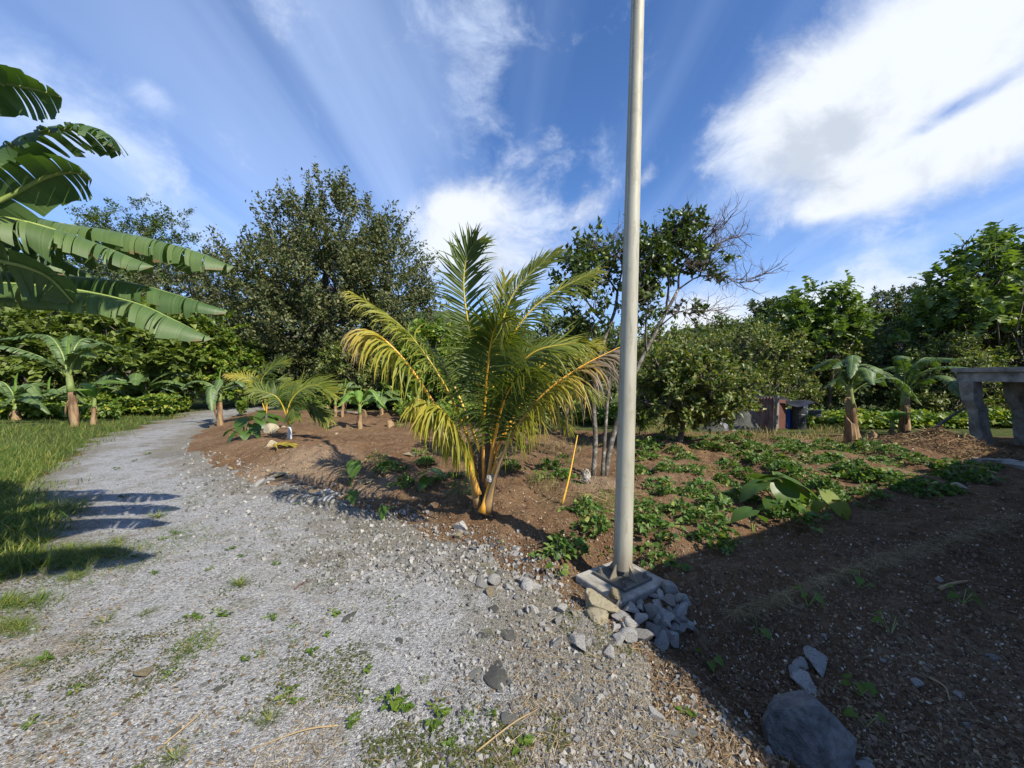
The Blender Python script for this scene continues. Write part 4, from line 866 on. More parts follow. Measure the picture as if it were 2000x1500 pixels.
# ------------------------------------------------------------------ half-dead citrus with bare twigs and hanging fruit
def citrus_half_dead():
    B = g1(1172, 935); Y = B[1]; r = np.random.default_rng(67)
    t = thing('citrus_tree', 'half-dead citrus tree with bare twigs and green fruit reaching across behind the pole', 'tree', B)
    wb, db, cb, fr = MB(), MB(), MB(), []
    Q = lambda px, py, dy=0.0: at(px, py, Y+dy)-B
    mains = [[(1158, 940, 0), (1163, 860, 0), (1160, 780, .05), (1172, 690, .1), (1200, 610, .15), (1206, 570, .15)],
             [(1180, 938, .05), (1198, 850, .1), (1235, 740, .2), (1280, 650, .3), (1325, 565, .35)],
             [(1176, 938, -.03), (1181, 860, 0), (1186, 790, .02), (1195, 700, .05), (1215, 640, .0)]]
    rad = [(0.036, 0.018), (0.042, 0.02), (0.028, 0.013)]
    pb_ = MB()
    for m_, (a, c) in zip(mains, rad): pb_.tube(curve([Q(*p) for p in m_], 16), np.linspace(a, c, 16), 8)
    limbs = [([(1325, 565, .35), (1328, 530, .3), (1355, 485, .3), (1380, 465, .25), (1395, 452, .2)], .016, 1.0),
             ([(1325, 565, .35), (1365, 540, .4), (1412, 540, .4), (1447, 553, .35), (1490, 535, .3)], .013, 1.0),
             ([(1300, 610, .32), (1306, 560, .2), (1304, 520, .15), (1312, 490, .1), (1322, 462, .1)], .016, 0.25),
             ([(1285, 640, .3), (1325, 610, .2), (1350, 612, .2), (1395, 606, .2)], .012, 0.9),
             ([(1262, 690, .25), (1262, 620, .2), (1272, 560, .2), (1262, 510, .2)], .016, 0.1),
             ([(1206, 570, .15), (1185, 540, .1), (1168, 520, .1), (1160, 500, .1)], .014, 0.3),
             ([(1206, 570, .15), (1215, 520, .2), (1203, 495, .2), (1196, 475, .2)], .014, 0.9),
             ([(1190, 640, .1), (1160, 610, 0), (1140, 575, 0), (1135, 560, 0)], .012, 0.15),
             ([(1215, 640, .0), (1240, 590, -.05), (1252, 540, -.05), (1262, 505, 0)], .014, 0.3),
             ([(1172, 690, .1), (1145, 660, .1), (1125, 640, .1)], .012, 0.1),
             ([(1355, 485, .3), (1348, 470, .25), (1338, 452, .2)], .012, 0.3),
             ([(1365, 540, .4), (1385, 500, .35), (1405, 475, .3), (1440, 462, .25)], .013, 1.0),
             ([(1328, 530, .3), (1350, 520, .2), (1380, 515, .2)], .01, 0.6)]
    def grow(p, dr, L, rad_, depth, dead):
        n = 4; P = [p]; q = dr
        for _ in range(n-1):
            q = nrm(q+r.normal(size=3)*0.24+np.array([0, 0, 0.05])); P.append(P[-1]+q*L/(n-1))
        (db if dead else wb).tube(P, np.linspace(rad_, rad_*0.55, n), 4 if depth else 3, cap=False)
        if depth > 0:
            for _ in range(int(r.integers(2, 4))):
                k = int(r.integers(1, n)); grow(np.array(P[k]), nrm(q*0.8+r.normal(size=3)*0.55), L*r.uniform(.5, .75), rad_*0.55, depth-1, dead)
        elif not dead:
            m = int(r.integers(6, 11)); pos = P[1]+(P[-1]-P[1])*r.random((m, 1))+r.normal(size=(m, 3))*0.022
            cb.inst(LEAF, basis(nrm(q*0.4+randdirs(m, r)), nrm(np.array([0, 0, .6])+randdirs(m, r)*0.8)), pos, 0.085*(0.7+0.6*r.random(m)))
            if r.random() < 0.12: fr.append(P[-1]-np.array([0, 0, 0.06]))
    for m_, rd, deadp in limbs:
        C = curve([Q(*p) for p in m_], 12); wb.tube(C, np.linspace(rd, rd*0.4, 12), 6)
        T = nrm(np.gradient(C, axis=0))
        for k in range(3, 12):
            for _ in range(3):
                dead = r.random() < deadp*(0.75+0.45*k/12) or r.random() < 0.15
                grow(C[k], nrm(T[k]*0.7+r.normal(size=3)*0.55+np.array([0, 0, .12])), r.uniform(.15, .36), rd*0.26+0.0024, 2 if r.random() < 0.7 else 1, dead)
    # drooping threads of dead vine at the right end
    for _ in range(26):
        p = Q(r.uniform(1395, 1450), r.uniform(440, 550), r.uniform(.1, .4)); e = p+np.array([r.uniform(-.1, .25), r.normal()*0.1, -r.uniform(.15, .55)])
        db.tube(curve([p, (p+e)/2+r.normal(size=3)*0.06, e], 7), 0.0016, 3, cap=False)
    pb_.build('trunk', M['barklich'], t, smooth=True); wb.build('branches', M['barkmix'], t, smooth=True); tag(db.build('dead_twigs', M['twig'], t), kind='stuff'); cb.build('crown', M['citrus'], t)
    for p in fr[:70]:
        f = MB(); f.inst(ICO[2], randR(1, r), [p], 0.034*r.uniform(.8, 1.15)); f.build('fruit', M['fruit'], t, smooth=True)
citrus_half_dead()

# ------------------------------------------------------------------ coconut palms
def central_palm():
    B = g1(945, 992); Y0 = B[1]; r = np.random.default_rng(71)
    t = thing('coconut_palm', 'young coconut palm with yellow stalks and browning lower fronds in the middle of the plot', 'palm', B)
    Q = lambda L: [at(px, py, Y0+dy)-B for px, py, dy in L]
    sb = MB(); sb.tube(curve(Q([(945, 1000, 0), (946, 955, 0), (947, 915, 0), (948, 880, 0), (950, 830, .02)]), 12), [.10, .10, .095, .085, .08, .078, .074, .07, .06, .05, .04, .02], 12)
    for k in range(60):
        a = r.uniform(0, 6.28); z = r.uniform(0, .5); q = np.array([math.cos(a), math.sin(a), 0]); p = q*0.085+np.array([0, 0, z])
        sb.tube([p, p+q*0.015+np.array([0, 0, .08]), p+q*r.uniform(.02, .06)+np.array([0, 0, .16])], [.007, .006, .001], 3, cap=False)
    sb.build('trunk', M['bark'], t, smooth=True)
    FR = [  # points, leaflet length, n, width, tone, tip tone, droop, wind, face, dry edge, stalk tone, base width, ragged
        ([(950, 930, .05), (940, 800, .08), (921, 670, .1), (906, 570, .12), (911, 505, .15), (930, 470, .15)], .38, 62, .030, .08, .20, .16, (.10, 0, .0), (0, -1, .1), .3, .4, 1, 0),
        ([(955, 920, .2), (972, 760, .4), (976, 650, .5), (987, 540, .5)], .36, 48, .028, .42, .10, .12, (.1, 0, .05), (0, -1, .1), .1, .3, 1, 0),
        ([(956, 900, .1), (966, 720, .2), (990, 600, .25), (1035, 535, .25), (1093, 490, .2)], .28, 54, .026, .12, .22, .12, (.6, 0, .3), (-.5, -1, .2), .3, .3, 1, 0),
        ([(960, 900, .1), (985, 700, .2), (1030, 615, .25), (1092, 566, .25), (1170, 527, .2)], .36, 58, .026, .16, .25, .6, (.45, 0, 0), (-.4, -.6, .7), .4, .4, 1, 0),
        ([(945, 940, -.06), (944, 850, -.18), (950, 750, -.34), (957, 680, -.46), (968, 640, -.62), (992, 625, -.86)], .46, 62, .032, .06, .50, .8, (.16, 0, 0), (0, -1, .35), .3, .6, 1.3, 0),
        ([(934, 940, 0), (905, 830, -.1), (850, 722, -.15), (780, 634, -.15), (686, 571, -.1)], .34, 62, .026, .22, .36, .9, (.12, 0, 0), None, .4, .45, 1.2, 0),
        ([(934, 988, -.08), (906, 885, -.16), (850, 792, -.26), (790, 704, -.36), (735, 652, -.4), (697, 644, -.4)], .44, 56, .028, .24, .66, 2.0, (.02, 0, 0), None, .45, .75, 2.0, .12),
        ([(950, 1000, -.15), (976, 905, -.26), (1012, 832, -.36), (1066, 766, -.4), (1135, 716, -.4), (1210, 678, -.35)], .50, 60, .026, .36, .78, 1.8, (.10, 0, 0), None, .7, .85, 2.6, .08),
        ([(960, 910, 0), (1018, 765, .12), (1088, 693, .12), (1158, 671, .05)], .40, 50, .028, .32, .22, .5, (.35, 0, 0), (-.2, -.5, .8), .4, .5, 1.2, 0),
        ([(956, 900, 0), (986, 762, -.2), (1040, 690, -.32), (1125, 668, -.38)], .44, 54, .030, .14, .30, .7, (.25, 0, 0), (-.2, -.6, .8), .35, .55, 1.2, 0),
        ([(934, 965, -.14), (908, 880, -.22), (868, 806, -.34), (822, 780, -.42)], .46, 50, .030, .38, .2, 2.4, (.0, 0, 0), None, .35, .6, 1.6, 0),
        ([(945, 900, .2), (892, 765, .4), (842, 684, .5), (772, 640, .5)], .42, 50, .030, .16, .25, .7, (.1, 0, 0), None, .3, .4, 1, 0),
        ([(956, 900, .2), (1030, 775, .5), (1100, 744, .6), (1165, 765, .6)], .42, 50, .030, .14, .25, .9, (.15, 0, 0), None, .3, .4, 1, 0),
                ([(952, 950, -.08), (965, 860, -.2), (990, 770, -.4), (1030, 720, -.7)], .44, 50, .030, .08, .3, .9, (.12, 0, 0), None, .35, .7, 1.5, 0),
        ([(948, 920, .1), (1000, 830, .5), (1060, 800, .9), (1110, 830, 1.1)], .40, 44, .030, .2, .3, .9, (.1, 0, 0), None, .3, .5, 1, 0)]
    for P, ll, n, w, tone, tip, dr, wd, fc, ed, stn, bw, rg in FR:
        frond(t, Q(P), ll*1.05, int(n*1.3), w*.72, r, tone+.08, tip*(.72 if rg == 0 else .95), start=0.24 if bw < 1.5 else 0.32, droop=dr, wind=wd, face=fc, sr=0.018 if bw < 1.5 else .025, stalk_tone=stn, edge=ed, base_w=bw, ragged=rg)
    # cut stalk stub, front
    b = MB(); b.tube(curve(Q([(943, 1000, -.18), (952, 960, -.17), (968, 905, -.16)]), 6), [.05, .03, .022, .018, .015, .012], 7, a=.72); b.build('cut_stalk', M['stalk'], t, smooth=True, attr='tone')
    return B
PB = central_palm()
def crumple(name, label, cat, c, size, seed, mat):
    r = np.random.default_rng(seed); V, F = ICO[3]; V = V.copy()
    for n_ in randdirs(26, r): k = V@n_; V = V+(np.abs(k-0.3) < 0.18)[:, None]*n_*r.uniform(-.22, .1)
    V = V*(1+0.10*r.normal(size=(len(V), 1))*0.6)*np.array(size); b = MB(); b.add(V, F); o = b.build(name, M[mat], None, loc=c); tag(o, label, cat); return o
crumple('plastic_bag', 'crumpled white plastic bag caught between the yellow stalk bases of the coconut palm', 'plastic bag', at(958, 935, PB[1]-.19), (.05, .04, .045), 3, 'sackcloth')
p = g1(1145, 945); crumple('sack', 'dirty white sack slumped at the foot of the half-dead citrus', 'sack', p+np.array([0, 0, .09]), (.055, .05, .10), 4, 'sackcloth')

def small_palm(px, py, L, label, seed, white=True):
    B = g1(px, py); Y0 = B[1]; r = np.random.default_rng(seed); t = thing('coconut_palm', label, 'palm', B)
    b = MB(); b.tube(curve([(0, 0, -.05), (0.0, 0, .15), (.0, 0, .32)], 6), [.045, .042, .04, .036, .03, .022], 10); b.build('trunk', M['plastic' if white else 'bark'], t, smooth=True)
    for P, ll, tone, tip, dr, wd in L:
        frond(t, [(0, 0, .2)]+[at(a, b_, Y0+c)-B for a, b_, c in P], ll, 40, .034, r, tone, tip, start=.35, droop=dr, wind=wd, face=(-.1, -.7, .7), sr=.016, stalk_tone=.3, edge=.25)
small_palm(566, 858, [([(562, 800, 0), (580, 768, 0), (615, 752, 0), (652, 768, 0)], .55, .28, .15, .35, (.5, 0, .1)), ([(555, 800, 0), (540, 775, -.1), (515, 765, -.1), (490, 755, -.1)], .3, .2, .2, .5, (.2, 0, 0)),
                      ([(570, 800, 0), (590, 790, .3), (620, 800, .4), (640, 820, .4)], .45, .2, .2, .8, (.2, 0, 0)), ([(566, 800, .1), (570, 770, .4), (590, 755, .6)], .45, .15, .2, .4, (.3, 0, 0)), ([(563, 810, -.1), (572, 800, -.3), (578, 815, -.5)], .35, .12, .2, .9, (0, 0, 0))],
           'young coconut palm with a white-painted base in the bare soil', 81)
small_palm(520, 822, [([(515, 770, 0), (512, 740, 0), (535, 715, 0), (556, 708, 0)], .62, .18, .2, .3, (.45, 0, .1)), ([(510, 780, 0), (495, 745, 0), (470, 735, 0), (440, 732, 0)], .35, .5, .2, .5, (.2, 0, 0)),
                      ([(525, 780, 0), (545, 760, .2), (580, 745, .3)], .5, .2, .2, .5, (.4, 0, 0)), ([(518, 780, -.1), (500, 765, -.3), (490, 775, -.5)], .5, .14, .2, .7, (.2, 0, 0)), ([(522, 780, .1), (530, 750, .5), (560, 740, .8)], .5, .15, .2, .5, (.4, 0, 0))],
           'young coconut palm with fronds swept sideways behind the white-based one', 82, False)

# ------------------------------------------------------------------ bananas
def big_banana():
    B = np.array([-3.95, 2.15, float(zg(-3.95, 2.15))]); r = np.random.default_rng(91)
    t = thing('banana_plant', 'large banana plant with torn arching leaves entering from the left edge', 'banana plant', B)
    top = np.array([-3.85, 2.25, 2.05])-B
    b = MB(); b.tube(curve([(0, 0, -.1), top*0.5, top], 10), np.linspace(.14, .08, 10), 14); b.build('stem', M['bstemgreen'], t, smooth=True)
    A = lambda *L: [top*0.96, top+np.array([0.02, 0, .12])]+[at(*q)-B for q in L]
    UND = (.15, .62, .8)                                               # leaves whose underside faces the path
    for P, w, te, dr, li, mk, fc in [
        (A((-150, 215, 2.15), (-20, 165, 2.3), (60, 172, 2.35), (119, 188, 2.4)), .32, .4, (.9, .9), .10, 'banana', UND),
        (A((-130, 380, 2.3), (0, 294, 2.5), (75, 260, 2.55), (150, 249, 2.6), (205, 257, 2.6), (224, 290, 2.62)), .36, .97, (1.1, .9), .1, 'banana', None),
        (A((-120, 440, 2.2), (0, 392, 2.35), (90, 346, 2.4), (150, 336, 2.42), (180, 352, 2.45)), .32, .35, (.9, 1.0), .1, 'banana', UND),
        (A((-150, 420, 2.2), (0, 424, 2.35), (100, 446, 2.45), (200, 480, 2.55), (300, 520, 2.6)), .46, .85, (1.35, 1.2), .05, 'banana2', None),
        (A((-60, 400, 2.6), (100, 433, 2.8), (270, 462, 2.9), (380, 490, 2.95), (457, 521, 3.0)), .44, .8, (1.75, 1.3), .1, 'banana2', None),
        (A((-60, 530, 2.5), (100, 538, 2.65), (250, 552, 2.75), (350, 577, 2.8), (444, 607, 2.85)), .42, .9, (1.6, 1.2), .15, 'banana', None),
        (A((-50, 550, 2.3), (120, 562, 2.4), (260, 590, 2.5), (340, 624, 2.55), (414, 661, 2.6)), .37, .6, (1.5, 1.2), .05, 'banana2', None),
        (A((-150, 490, 2.0), (0, 508, 2.1), (90, 536, 2.2), (146, 590, 2.3)), .36, .5, (.7, .8), .0, 'banana', (.1, .85, .5)),
        (A((-200, 470, 2.7), (-60, 490, 3.0), (60, 520, 3.2), (160, 565, 3.3)), .5, .6, (1.4, 1.2), .1, 'banana', UND),
        (A((-160, 440, 2.5), (0, 470, 2.75), (90, 492, 2.85), (190, 545, 2.95)), .42, .9, (1.7, 1.4), .1, 'banana', None),
        ([top*.96, top+np.array([.1, -.05, .3]), np.array([-3.2, 1.9, 2.85])-B, np.array([-2.75, 1.75, 3.15])-B, np.array([-2.45, 1.65, 3.2])-B], .6, .5, (1.1, 1.1), .1, 'banana', None),
        ([top*.96, top+np.array([-.1, -.1, .3]), np.array([-4.6, 1.7, 3.0])-B, np.array([-5.4, 1.4, 2.8])-B], .6, .5, (1.1, 1.1), .1, 'banana', None),
        ([top*.96, top+np.array([-.1, .2, .3]), np.array([-4.6, 3.0, 2.9])-B, np.array([-5.3, 3.5, 2.5])-B], .6, .5, (1.1, 1.1), .1, 'banana', None)]:
        banana_leaf(t, P, w, r, mk, te, dr, lift=li, face=fc, pet=.22, rib=.022)
big_banana()
def near_banana():
    """second large plant, just left of the camera: its leaves shade the verge"""
    B = np.array([-2.7, .05, float(zg(-2.7, .05))]); r = np.random.default_rng(92)
    t = thing('banana_plant', 'large banana plant standing just outside the view, shading the left verge', 'banana plant', B)
    top = np.array([-2.65, .1, 2.3])-B
    b = MB(); b.tube(curve([(0, 0, -.1), top*0.5, top], 10), np.linspace(.14, .08, 10), 14); b.build('stem', M['bstemgreen'], t, smooth=True)
    for L in [[(-1.9, .45, 3.0), (-1.1, .72, 3.25), (-.4, .85, 3.1)], [(-2.5, .7, 3.0), (-2.45, 1.2, 3.25), (-2.4, 1.6, 3.25)], [(-3.5, -.3, 3.0), (-4.3, -.5, 2.8)], [(-3.2, .7, 3.1), (-3.7, 1.3, 3.2), (-4.1, 1.7, 2.9)], [(-2.0, .6, 3.2), (-1.5, .95, 3.6), (-1.0, 1.15, 3.7)]]:
        banana_leaf(t, [top*.96, top+np.array([0, 0, .2])]+[np.array(q)-B for q in L], .58, r, 'banana', .7, (1.0, 1.0), lift=.1, pet=.22, rib=.022)
near_banana()
def bp(px, py, *a, **k): return banana_plant(k.pop('label'), g1(px, py), *a, **k)
bp(147, 833, 1.5, 8, 2.2, .44, 101, label='banana plant with a leaning brown stem at the left grass verge', stem_r=.10, lean=(-.10, 0), spread=(8, 62), tears=.92, sag=.25)
bp(182, 829, .75, 4, 1.0, .28, 102, label='small banana sucker with bright upright leaf beside the leaning banana', stem_r=.06, lean=(.08, 0), matkey='bananayoung', spread=(10, 70), tears=.15, droop=.6, sag=.2)
banana_plant('wide clump of broad banana leaves below the light-green shrub', bs(285, 15.5), .8, 12, 1.9, .55, 103, stem_r=.12, matkey='banana2', stem='bstemgreen', spread=(30, 72), tears=.35, sag=.3)
bp(430, 831, 1.1, 7, 1.25, .3, 104, label='thin-stemmed banana plant with drooping leaves at the path bend', stem_r=.08, spread=(40, 80), tears=.85, dead=1)
bp(703, 838, .6, 6, 1.05, .26, 105, label='small banana plant with reddish stem in the bare soil', stem_r=.06, spread=(10, 65), tears=.4, dead=1, matkey='bananayoung')
bp(668, 815, .9, 5, .85, .28, 106, label='slender leaning banana plant behind the bare soil, left of the reddish-stemmed one', stem_r=.05, lean=(.12, 0), spread=(15, 70), tears=.5)
bp(655, 813, .55, 3, .5, .2, 107, label='cut banana stump with a few leaves left of the slender leaning banana', stem_r=.06, spread=(20, 75), tears=.5)
banana_plant('banana plant at the left edge in front of the dark shrub', bs(30, 13), .5, 9, 2.0, .4, 108, stem_r=.1, spread=(15, 75), tears=.6, sag=.35)
banana_plant('leafy banana plant in shade behind the leaning banana stem', bs(95, 14), .6, 7, 1.6, .4, 112, stem_r=.1, spread=(25, 80), tears=.5, sag=.5)
banana_plant('broad-leaved banana clump at the edge of the undergrowth right of the small bananas', bs(745, 14.5), .5, 8, .9, .4, 113, stem_r=.07, spread=(10, 75), tears=.2, sag=.3, matkey='banana2')
bp(1670, 858, 1.1, 8, 1.5, .36, 109, label='banana plant with a leaning bare stem beside the tall stump', stem_r=.085, lean=(-.13, 0), spread=(8, 75), tears=.97, dead=1, sag=.35)
bp(1766, 848, 1.05, 8, 1.65, .38, 110, label='banana plant with a thick shaggy stem behind the root heap', stem_r=.105, spread=(4, 70), tears=.97, dead=2, sag=.3)
bp(1742, 852, .3, 5, .62, .26, 111, label='bright young banana sucker in front of the thick-stemmed banana', stem_r=.05, matkey='bananayoung', spread=(10, 65), tears=.05, droop=.5, sag=.15)

# ------------------------------------------------------------------ sweet potato mounds, taro, seedlings
SP = []
for k in range(6):
    r = np.random.default_rng(200+k); b, s = MB(), MB(); low_plant(b, s, .30, (.19, .15, .22, .12, .17, .20)[k], (130, 95, 150, 80, 120, 110)[k], (.075, .085, .068, .07, .08, .09)[k], r)
    for q in range(3):
        a = r.uniform(0, 6.28); c_, s_ = math.cos(a), math.sin(a); n = 16; d_ = np.linspace(.25, .46, n)
        pos = np.stack([c_*d_+r.normal(size=n)*.035, s_*d_+r.normal(size=n)*.035, .03+.05*r.random(n)], 1); b.inst(HEART, basis(nrm(np.stack([c_+r.normal(size=n)*.8, s_+r.normal(size=n)*.8, r.normal(size=n)*.2], 1)), nrm(np.array([0, 0, 1.])+r.normal(size=(n, 3))*.4)), pos, .07*(.7+.5*r.random(n)))
    SP.append((b.mesh('foliage', M['sweet']), s.mesh('vine', M['midrib'])))
LABS = {(1282, 1090): 'sweet potato plant nearest the foot of the pole, half in the house shade', (1105, 1078): 'sweet potato plant at the mound left of the pole', (1932, 914): 'sweet potato plant nearest the concrete frame',
        (1872, 925): 'long sweet potato plant below the root heap', (1392, 1057): 'sweet potato plant at the front edge of the sunlit plot beside the shade line', (1262, 1034): 'large sweet potato plant touching the right side of the pole', (1320, 884): 'sparse low sweet potato plant at the foot of the low spreading citrus'}
for i, (px, py, w) in enumerate(SWEET):
    p = g1(px, py); R_ = w/2/FPX*p[1]; k = i % 6
    t = thing('sweet_potato_plant', LABS.get((px, py), 'low clump of sweet potato leaves on a soil mound in the sunlit plot'), 'plant', p-np.array([0, 0, .012]), 'sweet potato plants on mounds', rng.uniform(0, 6.28))
    sc = R_/.34*1.14; t.scale = (sc, sc*.95, min(max(sc, .75), 1.35))
    link('foliage', SP[k][0], t); link('vine', SP[k][1], t)

def tleaves(L): return L
taro('big taro with a spread of huge leaves among the sweet potato mounds', g1(1520, 1000),
     [(.0, -.08, .26, .24, .21, -95, -.95), (.13, -.02, .32, .34, .30, -20, -.4), (.20, .08, .24, .28, .24, 5, -.65), (-.06, .05, .33, .25, .22, 140, -.25), (-.24, -.02, .27, .26, .18, 185, -.5), (-.02, .14, .34, .27, .24, 80, -.25), (.07, -.15, .13, .16, .13, -60, -.6), (-.14, -.12, .14, .16, .13, -130, -.7)], sr=.010)
taro('small taro with pale stems just left of the big taro', g1(1470, 1040), [(-.07, -.02, .2, .2, .16, 190, -.25), (.05, 0, .16, .14, .12, 20, -.4)], sr=.008)
taro('small yellow-green taro right of the big taro', g1(1612, 1012), [(.02, -.03, .22, .2, .15, -80, -.7), (-.07, 0, .14, .16, .09, 200, -.6), (.07, 0, .2, .18, .11, 40, -.2)], 'yellowleaf', sr=.008)
taro('single pale yellow taro leaf standing at the shade edge', g1(1646, 1016), [(.0, -.02, .14, .15, .09, -85, -1.1)], 'yellowleaf', sr=.006)
taro('leafy taro at the path edge near the two young coconut palms', g1(478, 862), [(.0, -.1, .42, .26, .21, -90, -.8), (-.22, -.1, .25, .22, .18, 190, -.5), (.2, 0, .32, .25, .2, -30, -.5), (.1, .1, .5, .26, .21, 60, -.3), (-.1, .1, .46, .24, .19, 130, -.3), (.15, -.2, .2, .2, .16, -60, -.7), (-.1, -.2, .16, .2, .15, -120, -.8), (.28, -.1, .22, .22, .17, -10, -.7)])
taro('taro cluster behind the leafy path-edge taro', g1(512, 838), [(.0, -.1, .4, .26, .22, -90, -.7), (-.22, 0, .36, .25, .2, 180, -.4), (.25, 0, .4, .27, .22, 0, -.4), (.12, -.2, .24, .22, .18, -50, -.7), (.32, -.1, .3, .24, .19, -30, -.6), (.45, 0, .34, .24, .2, 10, -.6), (-.1, .1, .5, .25, .2, 100, -.3)])
taro('taro with upright leaves in the palm shade beside the gravel', g1(686, 950), [(.06, -.05, .30, .2, .16, -80, -.9), (-.14, -.02, .2, .14, .10, 200, -.8), (.0, .05, .26, .16, .13, 100, -.3)], sr=.008)
taro('taro with two round leaves in shade left of the coconut palm', g1(842, 948), [(-.11, -.02, .16, .17, .14, 185, -.3), (.05, 0, .19, .18, .15, -10, -.3), (-.06, -.05, .08, .18, .15, -120, -.6)], sr=.007)
taro('small taro seedling with a yellow leaf at the gravel edge', g1(750, 1018), [(.0, -.02, .13, .12, .08, -100, -.9), (.03, 0, .13, .12, .05, 30, .4)], sr=.006)
taro('taro at the gravel edge in front of the upright shaded taro', g1(686, 985), [(.03, -.02, .13, .14, .10, -80, -.9), (-.03, .0, .11, .10, .07, 160, -.5)], sr=.006)
for i, (px, py) in enumerate([(735, 905), (1100, 905), (820, 890), (905, 965), (1060, 940), (780, 835), (835, 840), (900, 835), (1020, 880)]):
    r = np.random.default_rng(300+i); p = g1(px, py); t = thing('low_weed', 'low leafy weed growing in the soil around the coconut palm', 'weed', p, 'weeds in the soil'); b, s = MB(), MB()
    low_plant(b, s, .16, .14, 50, .06, r, LEAF); b.build('foliage', M['weed'], t); s.build('stem', M['midrib'], t)
for i, (px, py, lab) in enumerate([(1090, 1128, 'tiny two-leaved seedling left of the pole pad'), (1383, 1300, 'round-leaved seedling in the house shade in front of the stone heap'), (1480, 1240, 'small round-leaved seedling in the shade by the straw line'), (1578, 1185, 'pale seedling beside the straw line in the shade'),
                                   (1680, 1360, 'drooping-leaved seedling behind the large boulder'), (1690, 1420, 'single round-leaved seedling on the right side of the large boulder'), (1740, 1240, 'yellowing seedling in the middle of the shaded soil'), (1680, 1150, 'dark seedling on the straw line in the shade'), (1880, 1180, 'thin tall seedling in the shaded soil at right'), (985, 900, 'small seedling right of the coconut palm base')]):
    r = np.random.default_rng(330+i); p = g1(px, py); t = thing('seedling', lab, 'seedling', p); b, s = MB(), MB(); n = int(r.integers(3, 7))
    for k in range(n):
        a = r.uniform(0, 6.28); z = .05+.07*r.random(); q = np.array([math.cos(a)*.05, math.sin(a)*.05, z]); b.inst(HEART, basis(np.array([[math.cos(a), math.sin(a), -.5]]), np.array([[0, -.3, 1.]])), [q], .055*r.uniform(.7, 1.2)); s.tube([(0, 0, 0), q*.5, q], .0022, 3, cap=False)
    b.build('foliage', M['weed'], t); s.build('stem', M['midrib'], t)

# ------------------------------------------------------------------ pole on its concrete pad
pb = np.array([0.82, 2.83]); PADZ = 0.055
R30 = yawR(np.array(math.radians(33)))
b = MB(); b.box((0, 0, -.12), (.51, .44, .25), R30)
o = b.build('concrete_pad', M['slab'], None, loc=(pb[0]-.01, pb[1]-.0, PADZ-.005)); tag(o, 'square weathered concrete pad under the tall pole', 'pad')
bev = o.modifiers.new('bevel', 'BEVEL'); bev.width = .012; bev.segments = 2
t = thing('lamp_pole', 'tall tapered pale grey metal pole standing on a concrete pad', 'pole', (pb[0], pb[1], PADZ))
top = np.array([0.135, 0.02, 6.2]); n = 40; z = np.linspace(0.012, 1, n)
b = MB(); b.tube(np.outer(z, top), np.linspace(.069, .036, n), 28, cap=False); b.build('shaft', M['pole'], t, smooth=True)
b = MB(); b.tube([(-.066*math.cos(.5)+0, -.066*math.sin(.5), .02), top+np.array([-.034*math.cos(.5), -.034*math.sin(.5), 0])], [.006, .004], 5); b.build('seam', M['pole'], t)
b = MB(); b.box((0, 0, .012), (.30, .30, .018), R30); b.build('base_plate', M['steel'], t)
for k in range(4):
    a = math.radians(33+90*k); u = np.array([math.cos(a), math.sin(a)]); w_ = np.array([-u[1], u[0]])*.004
    P = [np.array([*(u*.062), .022]), np.array([*(u*.135), .022]), np.array([*(u*.062), .125])]
    V = [p_+np.array([*w_, 0]) for p_ in P]+[p_-np.array([*w_, 0]) for p_ in P]
    b = MB(); b.add(V, [[0, 1, 2], [3, 5, 4]]); b.F.append((np.array([[0, 3, 4, 1], [1, 4, 5, 2], [2, 5, 3, 0]]), 0)); b.build('gusset', M['pole'], t)
    a += math.pi/4; q = np.array([math.cos(a)*.16, math.sin(a)*.16]); b = MB(); b.tube([(*q, .02), (*q, .055)], .011, 8); b.tube([(*q, .021), (*q, .035)], .019, 6); b.build('bolt', M['steel'], t)

# ------------------------------------------------------------------ stones
RM = {}
for key in ('stone', 'stonetan', 'stonedark'):
    for i, (V, F) in enumerate(ROCKS):
        b = MB(); b.add(V, F); RM[key, i] = b.mesh('stone', M[key])
_si = [0]
def stone(px, py, wpx, label, group=None, key='stone', flatten=1.0, sink=.46, dz=0.0, p=None):
    _si[0] += 1; i = _si[0]; r = np.random.default_rng(900+i)
    if p is None:
        p = g1(px, py+wpx*.15); p[2] = float(ztop(p[0], p[1]))
    s = wpx/FPX*p[1]*1.0
    o = link('stone', RM[key, i % 10]); o.scale = (s*r.uniform(.9, 1.1), s*r.uniform(.8, 1.0), s*r.uniform(.75, 1.0)*flatten)
    o.location = (p[0], p[1], p[2]+s*.5*flatten*(1-sink*1.6)+dz); o.rotation_euler = (r.uniform(-.5, .5)*(flatten > .7), r.uniform(-.5, .5)*(flatten > .7), r.uniform(0, 6.28))
    return tag(o, label, 'stone', group)
PILE = [(615,530,65),(695,550,85),(755,550,50),(800,540,70),(850,520,70),(870,475,55),(920,505,72),(915,445,70),(975,490,62),(1000,550,75),(1015,505,60),(605,600,58),(660,595,62),(610,665,58),(655,655,62),(705,640,78),(755,610,72),(815,590,80),
        (880,570,80),(930,590,80),(880,625,75),(810,665,95),(895,680,80),(950,660,72),(985,655,62),(965,560,55),(620,740,84),(690,725,92),(765,715,100),(870,745,112),(950,735,74),(1045,650,64),(830,480,48),(760,515,45),(735,590,50),(990,610,55),(1062,672,45),(840,620,55),(720,690,50)]
